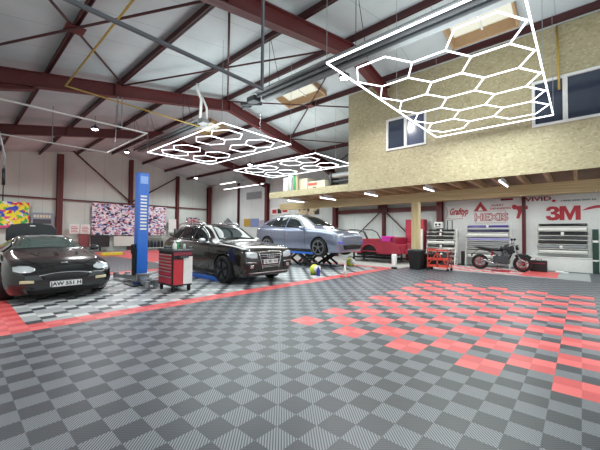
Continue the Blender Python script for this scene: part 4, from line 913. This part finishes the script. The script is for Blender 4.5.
# items on the mezzanine
for k, (y0, y1, zt_, m, l) in enumerate(((9.0, 9.3, 4.12, 'offwhite', 'off-white upright bundle at the left end of the mezzanine deck'), (8.75, 8.95, 4.2, 'silverp', 'grey upright tube bundle beside the blue roll on the mezzanine'))):
    mb = MB(); mb.box((9.3, y0+.02, 3.301), (9.5, y1-.02, zt_-.05)); S('upright_bundle', mb, M[m], l, 'bundle', bevel=.03)
for y, r, zt_, m, l in ((9.42, .13, 4.45, 'blue', 'blue upright roll on the mezzanine deck'), (9.13, .10, 4.65, 'green', 'green upright roll on the mezzanine deck')):
    y -= 1.05 if False else 0
for y, r, zt_, m, l in ((8.57, .12, 4.4, 'blue', 'blue roll standing upright on the mezzanine deck'), (8.28, .085, 4.55, 'green', 'green roll standing upright on the mezzanine deck'), (8.02, .07, 4.5, 'card', 'thin brown roll standing next to the green roll on the mezzanine')):
    t = T('film_roll', l, 'roll', (9.95, {'blue': 9.42, 'green': 9.14, 'card': 8.97}[m], 3.301))
    mb = MB(); mb.cyl((0,0,0),(0,0,zt_-3.3),r,16); O('film', mb, M[m], t, smooth=False)
    mb = MB(); mb.cyl((0,0,zt_-3.3),(0,0,zt_-3.27),r*.45,12); O('core', mb, M['card'], t)
mb = MB(); mb.box((10.1, 8.42, 3.301), (10.7, 9.12, 4.1)); S('cardboard_box', mb, mat('pale_cardboard', 'cfc7b0', .8), 'plain pale cardboard box on the mezzanine right of the green roll', 'box', bevel=.01)
t = T('cardboard_box', 'cardboard box with red and black print on the mezzanine', 'box', (10.42, 7.86, 3.301))
mb = MB(); mb.box((-.3,-.52,0),(.3,.52,.60)); O('carton', mb, mat('grey_cardboard', 'bdb7a4', .8), t, bevel=.01)
mb = MB(); mb.box((-.31,-.05,.40),(-.30,.50,.52)); O('red_print', mb, M['orange'], t)
mb = MB(); mb.box((-.31,-.05,.06),(-.30,.10,.18)); mb.box((-.31,.16,.10),(-.30,.34,.24)); mb.box((-.31,.02,.24),(-.30,.20,.32)); O('black_print', mb, M['black'], t)
mb = MB(); mb.box((10.2, 7.6, 3.98) , (10.6, 8.0, 4.0))
mr = T('roll_cradle', 'black steel cradle for long rolls at the end of the mezzanine', 'rack', (10.5, 6.2, 3.301))
mb = MB()
for y in (.85, -.5):
    mb.bar((-.3,y,0),(-.3,y,.95),.05,.05); mb.bar((.3,y,0),(.3,y,.95),.05,.05)
    for z in (.08,.34,.60): mb.bar((-.3,y,z),(.3,y,z),.04,.04)
O('frame', mb, M['black'], mr)
for z, r, m, l in ((.235, .10, 'silverp', 'lowest grey'), (.49, .09, 'gblack', 'middle black'), (.77, .135, 'silverp', 'topmost pale grey')):
    t = T('film_roll', l + ' long roll lying in the cradle at the mezzanine end', 'roll', (10.35, 6.17, 3.301+z-.01))
    mb = MB(); mb.cyl((0,-.95,0),(0,.98,0),r,18); O('film', mb, M[m], t)

# ------------------------------------------------------------------ under the mezzanine, right
mb = MB(); mb.box((XB-.06, -3.5, .02), (XB-.01, 3.3, 2.95)); S('sign_board', mb, M['signwall'], 'white lining board behind the film racks and red lettering', 'board')
XL = XB-.06
mb = MB(); mb.box((XL-.34, -1.95, 0), (XL-.01, .05, .50)); mb.box((XL-.36, -1.97, .50), (XL-.01, .07, .54)); S('low_bench', mb, M['white'], 'low white bench along the wall below the rightmost rack', 'bench', bevel=.008)
def lettering(txt, y, z, size, label, m='redsign', **k):
    o = font('lettering', txt, M[m], size, None, (XL-.006, y, z), BWALL, .006, **k); return tag(o, label, 'lettering')
def glyph(name, polys, y, z, w_, h_, label, parent=None):
    mb = MB()
    for P in polys: mb.prism([(XL-.012, y-a*w_, z+b_*h_) for a, b_ in P], (.01, 0, 0))
    return S(name, mb, M['redsign'], label, 'lettering')
M_ = [(0,0),(0,1),(.30,1),(.5,.42),(.70,1),(1,1),(1,0),(.76,0),(.76,.66),(.56,0),(.44,0),(.24,.66),(.24,0)]
T_ = [(.02,.30),(.32,.33),(.36,.24),(.48,.20),(.62,.24),(.66,.32),(.60,.40),(.46,.43),(.36,.43),(.36,.60),(.46,.60),(.58,.64),(.62,.72),(.57,.79),(.47,.81),(.37,.78),(.33,.69),(.04,.69),(.12,.90),(.28,.99),(.50,1.01),(.76,.96),(.92,.82),(.93,.68),(.85,.57),(.72,.52),(.88,.46),(.97,.34),(.95,.16),(.80,.03),(.50,-.02),(.24,.02),(.08,.13)]
glyph('lettering', [T_], -.53, 1.97, .47, .55, 'big bold red figure 3 above the rightmost film rack')
glyph('lettering', [M_], -.97, 1.97, .62, .55, 'big bold red letter M above the rightmost film rack')
lettering('HEXIS', 1.38, 2.14, .44, 'outlined red HEXIS lettering above the purple film rack', sx=1.12, bold=.020)
o = font('lettering', 'HEXIS', M['signwall'], .44, None, (XL-.016, 1.38, 2.14), BWALL, .002, sx=1.12, bold=-.006); tag(o, 'pale inner faces of the letters HEXIS above the purple film rack', 'lettering')
mb = MB(); y0, y1, z0, z1 = .82, 1.98, 1.90, 2.42; x = XL-.008
for a in (((y0,z0),(y1,z0)), ((y0,z1),(y1,z1)), ((y0,z0),(y0,z1)), ((y1,z0),(y1,z1))): mb.bar((x,a[0][0],a[0][1]), (x,a[1][0],a[1][1]), .01, .014, up=(1,0,0))
S('sign_border', mb, M['redsign'], 'thin red rectangle framing the outlined lettering over the purple rack', 'sign')
lettering('AVERY', 1.12, 2.66, .12, 'small red word AVERY beside the red triangle mark', sx=1.3, bold=.002)
lettering('DENNISON', 1.02, 2.52, .12, 'small red word DENNISON beside the red triangle mark', sx=1.3, bold=.002)
mb = MB(); tri = [(1.50, 2.44), (2.06, 2.44), (1.78, 2.86)]
mb.prism([(XL-.012, a, b_) for a, b_ in tri], (.01, 0, 0)); o = S('triangle_mark', mb, M['redsign'], 'red triangle mark left of the two small red words', 'logo')
mb = MB(); mb.prism([(-.012, .0+a, b_) for a, b_ in ((-.10, .02), (.10, .02), (0, .20))], (.004, 0, 0)); O('pale_inset', mb, M['signwall'], o)
lettering('Grafityp', 2.70, 2.44, .42, 'red sloping script lettering left of the triangle mark', sx=.58, shear=.35, bold=.012)
mb = MB(); mb.tube([(XL-.01, 3.24-.05*math.sin(k*PI/6), 2.15+.09*k) for k in range(7)], .012, 6); mb.tube([(XL-.01, 3.2, 2.14), (XL-.01, 2.9, 2.10), (XL-.01, 2.5, 2.12)], .010, 6); S('script_flourish', mb, M['redsign'], 'thin curved red flourish around the sloping script', 'logo')
lettering('VIVID', -.30, 2.84, .24, 'dark red VIVID lettering partly hidden by the mezzanine beam', sx=1.45, bold=.006, m='cardred')
t = T('fine_print', 'tiny illegible grey line of print at the top right of the board', 'lettering', (XL-.006, -1.5, 2.70))
for q in range(15):
    mb = MB(); mb.box((-.004, .48-q*.068, 0), (.004, .48-q*.068-(.05 if q % 4 else .03), .055)); O('printed_mark', mb, M['greysteel'], t)
mb = MB(); mb.prism([(XL-.012, a, b_) for a, b_ in ((-.72,2.74),(-.80,2.68),(-.88,2.74),(-.80,2.80))], (.01,0,0)); S('diamond_mark', mb, M['redsign'], 'tiny red diamond mark before the grey line of lettering', 'logo')
mb = MB()   # red heat gun silhouette
gun = [(.62,2.56),(.58,2.66),(.50,2.66),(.42,2.60),(.10,2.60),(.06,2.56),(.06,2.46),(.12,2.44),(.22,2.44),(.26,2.36),(.36,2.06),(.46,2.08),(.40,2.36),(.44,2.46),(.56,2.46)]
mb.prism([(XL-.012, a-.02, b_) for a, b_ in gun], (.01, 0, 0)); S('heat_gun_sign', mb, M['redsign'], 'red heat gun silhouette left of the slim column', 'logo')
mb = MB(); br = [(-1.62,2.32),(-1.80,2.44),(-2.0,2.50),(-2.4,2.52),(-2.4,2.40),(-2.05,2.40),(-1.85,2.36)]
mb.prism([(XL-.012, a, b_) for a, b_ in br], (.01, 0, 0)); S('brush_sign', mb, M['redsign'], 'red squeegee shaped mark at the right edge beside the big letters', 'logo')
mb = MB(); mb.box((XL-.012, .55, 2.86), (XL-.002, 1.0, 2.94)); S('dark_strip_sign', mb, M['cardred'], 'dark red strip tucked under the beam above the heat gun mark', 'logo')

# film racks
def rack(y0, y1, x, zs, z1, label, rolls, rl, leg=True, floor=True):
    t = T('film_rack', label, 'rack', (x, (y0+y1)/2, 0)); h = (y1-y0)/2
    for s_ in (-1, 1):
        mb = MB(); b0 = 0 if floor else min(zs)-.1
        mb.bar((.14, s_*h, b0), (.14, s_*h, z1), .04, .04)
        if floor: mb.bar((-.22, s_*h, 0), (.12, s_*h, z1-.1), .04, .04); mb.bar((-.24, s_*h, .02), (.16, s_*h, .02), .04, .04)
        O('side_frame', mb, M['white'], t)
    for z in zs:
        mb = MB(); mb.box((-.14, -h, z-.02), (.14, h, z)); O('shelf', mb, M['offwhite'], t)
    for z, m, l, r in zip(zs, rolls, rl, [.052+.006*((i*7) % 3) for i in range(20)]):
        q = T('film_roll', l, 'roll', (x-.07, (y0+y1)/2 + random.uniform(-.03, .03), z+r+.001))
        e = h-.06; mb = MB(); mb.cyl((0,-e,0),(0,e,0),r,14); O('film', mb, M[m], q)
        mb = MB(); mb.cyl((0,-e-.03,0),(0,e+.03,0),r*.4,10); O('core', mb, M['card'], q)
        if (int(z*100)) % 3 == 0:
            mb = MB(); mb.cyl((0,-.05,0),(0,.04,0),r+.002,14); O('paper_band', mb, M['white'], q)
rowsn = ['topmost', 'second', 'third', 'fourth', 'fifth', 'sixth', 'seventh', 'lowest']
zs = [1.68,1.49,1.31,1.13,.95,.77,.59,.40]
cols = ['purple','navy','white','lilac','grey','grey','silverp','white']; nm = ['purple','dark navy','white','lilac','grey','mid grey','pale grey','white']
rack(.62, 2.28, 14.1, zs, 1.92, 'white floor rack of purple, lilac and grey rolls behind the motorcycle', cols, ['%s roll, %s in the rack behind the motorcycle' % (b_, a) for a, b_ in zip(rowsn, nm)], 8)
zs = [1.70,1.54,1.38,1.22,1.06,.90,.74,.58]
cols = ['gblack','white','gblack','grey','gblack','dgrey','gblack','white']; nm = ['black','white','black','grey','black','dark grey','black','white']
zs = [1.72,1.55,1.38,1.21,1.04,.87,.70]; cols = ['gblack','white','gblack','dgrey','gblack','grey','white']; nm = ['black','white','black','dark grey','black','grey','white']
rack(-1.80, -.26, 14.16, zs, 1.90, 'white wall rack of black and white rolls below the big red letters', cols, ['%s roll, %s in the wall rack under the big red letters' % (b_, a) for a, b_ in zip(['topmost','second','third','fourth','fifth','sixth','lowest'], nm)], 7, floor=False)
zs = [1.50,1.32,1.14,.96,.78,.60,.42,.22]
cols = ['gblack','gblack','gblack','white','gblack','grey','gblack','gblack']; nm = ['black','gloss black','black','white','black','grey','dark','black']
rack(2.62, 3.9, 13.7, zs, 1.64, 'white floor rack of black rolls behind the red trolley', cols, ['%s roll, %s in the rack behind the red trolley' % (b_, a) for a, b_ in zip(rowsn, nm)], 8)
mb = MB(); mb.box((13.58, 3.2, 1.645), (13.82, 3.58, 1.66)); 
t = T('plotter_box', 'grey instrument box with dark dials on top of the rack of black rolls', 'box', (13.74, 3.38, 1.655))
mb = MB(); mb.box((-.13,-.17,0),(.13,.17,.30)); O('case', mb, M['white'], t, bevel=.02)
mb = MB()
for y in (-.08,.08): mb.cyl((-.15,y,.18),(-.13,y,.18),.05,14)
mb.box((-.14,-.12,.05),(-.13,.12,.09)); O('dials', mb, M['black'], t)
mb = MB(); mb.box((-.14, -.17, -.012), (.14, .17, 0)); O('foot_plate', mb, M['dgrey'], t)
mb = MB(); mb.tube([(13.7, 2.98, 1.50), (13.7, 2.98, 2.02), (13.7, 2.78, 2.02), (13.7, 2.78, 1.50)], .018, 6); S('bent_hook', mb, M['black'], 'black bent rod hoop on top of the rack behind the trolley', 'hoop')
mb = MB(); mb.box((13.3, 3.98, .0), (13.36, 4.2, 1.62)); S('panel', mb, M['white'], 'narrow white upright panel left of the rack of black rolls', 'panel')
# red cabinet
t = T('locker', 'tall red steel locker directly behind the timber post', 'locker', (13.9, 4.52, 0))
mb = MB(); mb.box((-.20,-.46,.05),(.25,.46,2.10)); O('body', mb, M['carred'], t, bevel=.01)
for s_ in (-1, 1):
    mb = MB(); mb.box((-.215, min(.01*s_, s_*.44), .1), (-.20, max(.01*s_, s_*.44), 2.05)); d = O('door', mb, M['carred'], t, bevel=.004)
    mb = MB(); mb.box((-.235, s_*.05-.01, 1.0), (-.215, s_*.05+.01, 1.14)); O('handle', mb, M['black'], d)
# bins
for x, y, s_, l in ((10.72, 3.24, 1, 'large black bin in front of the timber post'), (11.24, 3.05, .78, 'smaller black bin between the post and the red trolley')):
    t = T('waste_bin', l, 'bin', (x, y, 0))
    mb = MB(); b0, b1, h_ = .20*s_, .26*s_, .72*s_
    mb.add([(-b0,-b0,0),(b0,-b0,0),(b0,b0,0),(-b0,b0,0),(-b1,-b1,h_),(b1,-b1,h_),(b1,b1,h_),(-b1,b1,h_)], [(3,2,1,0),(4,5,6,7),(0,1,5,4),(1,2,6,5),(2,3,7,6),(3,0,4,7)]); O('body', mb, M['black'], t, bevel=.03)
    mb = MB(); mb.box((-b1-.02,-b1-.02,h_),(b1+.02,b1+.02,h_+.05)); O('lid', mb, M['dgrey'], t, bevel=.015)
# red trolley
t = T('trolley', 'red open trolley with white sheets on top between the bins and the motorcycle', 'trolley', (10.95, 2.45, 0))
for x in (-.22, .22):
    for y in (-.36, .36):
        mb = MB(); mb.bar((x,y,.1),(x,y,.78),.03,.03); O('upright', mb, M['orange'], t)
        mb = MB(); mb.cyl((x-.015,y,.05),(x+.015,y,.05),.05,14); mb.box((x-.02,y-.02,.05),(x+.02,y+.02,.1)); O('caster', mb, M['rubber'], t)
for z in (.14, .40, .74):
    mb = MB(); mb.box((-.24,-.38,z),(.24,.38,z+.03)); mb.box((-.25,-.38,z),(-.235,.38,z+.09)); O('shelf', mb, M['orange'], t)
mb = MB(); mb.box((-.25,-.02,.14),(-.235,.02,.8)); mb.bar((-.24,-.36,.18),(-.24,0,.7),.02,.03); mb.bar((-.24,.36,.18),(-.24,0,.7),.02,.03); O('front_bracing', mb, M['orange'], t)
for k, (y, z, m, n_) in enumerate(((.2,.172,'black','left of the bottom shelf'), (-.18,.172,'dgrey','right of the bottom shelf'), (.15,.432,'black','left of the middle shelf'), (-.2,.432,'dgrey','right of the middle shelf'))):
    mb = MB(); mb.box((10.82, 2.45+y-.12, z), (11.1, 2.45+y+.12, z+.17)); S('storage_box', mb, M[m], 'dark storage box at the %s of the red trolley' % n_, 'box', bevel=.015)
mb = MB(); mb.add([(10.72,2.1,.775),(11.2,2.05,.775),(11.2,2.85,.775),(10.72,2.8,.775),(10.66,1.95,.83),(11.1,1.9,.86),(11.15,2.8,.80),(10.72,2.75,.79)], [(3,2,1,0),(4,5,6,7),(0,1,5,4),(1,2,6,5),(2,3,7,6),(3,0,4,7)]); S('sheet_stack', mb, M['white'], 'loose white film sheets lying on the red trolley', 'sheet')
# case, roll, hand tools
t = T('equipment_case', 'black case with red trim on the floor right of the motorcycle', 'case', (13.35, -.38, 0))
mb = MB(); mb.box((-.16,-.26,0),(.16,.26,.42)); O('case', mb, M['black'], t, bevel=.03)
mb = MB(); mb.box((-.17,-.22,.30),(-.16,.22,.33)); mb.tube([(-.0,-.1,.42),(0,-.08,.47),(0,.08,.47),(0,.1,.42)],.012,6); O('trim', mb, M['cardred'], t)
t = T('film_roll', 'dark green roll standing upright against the wall at the right edge', 'roll', (14.0, -1.98, 0))
mb = MB(); mb.cyl((0,0,0),(0,0,1.60),.085,18); O('film', mb, M['dgreen'], t)
mb = MB(); mb.cyl((0,0,.44),(0,0,.50),.088,18); mb.cyl((0,0,1.12),(0,0,1.20),.088,18); O('paper_band', mb, M['white'], t)
mb = MB(); mb.cyl((13.2, -.88, .04), (13.3, -1.12, .04), .04, 10); mb.box((13.2,-1.25,0),(13.3,-1.1,.05)); S('hand_vacuum', mb, M['white'], 'small white tool lying on the pale mat by the low bench', 'tool', bevel=.01)
mb = MB(); mb.bar((12.1,.95,.02),(12.25,.35,.04),.05,.04); mb.bar((12.15,.8,.03),(12.0,.5,.03),.03,.03); S('paddock_stand', mb, M['carred'], 'low red metal stand on the mat in front of the motorcycle', 'stand')
mb = MB(); mb.box((13.8, 2.34, .0), (14.0, 2.44, .62)); S('side_box', mb, M['black'], 'narrow black box at the foot of the purple film rack', 'box')

# ------------------------------------------------------------------ light and view
w = bpy.data.worlds.new('world'); SC.world = w; w.use_nodes = True; bg = w.node_tree.nodes['Background']
bg.inputs[0].default_value = (.88, .97, 1, 1); bg.inputs[1].default_value = 1.1
SC.view_settings.view_transform = 'Standard'; SC.view_settings.look = 'None'; SC.view_settings.exposure = 0; SC.view_settings.gamma = 1
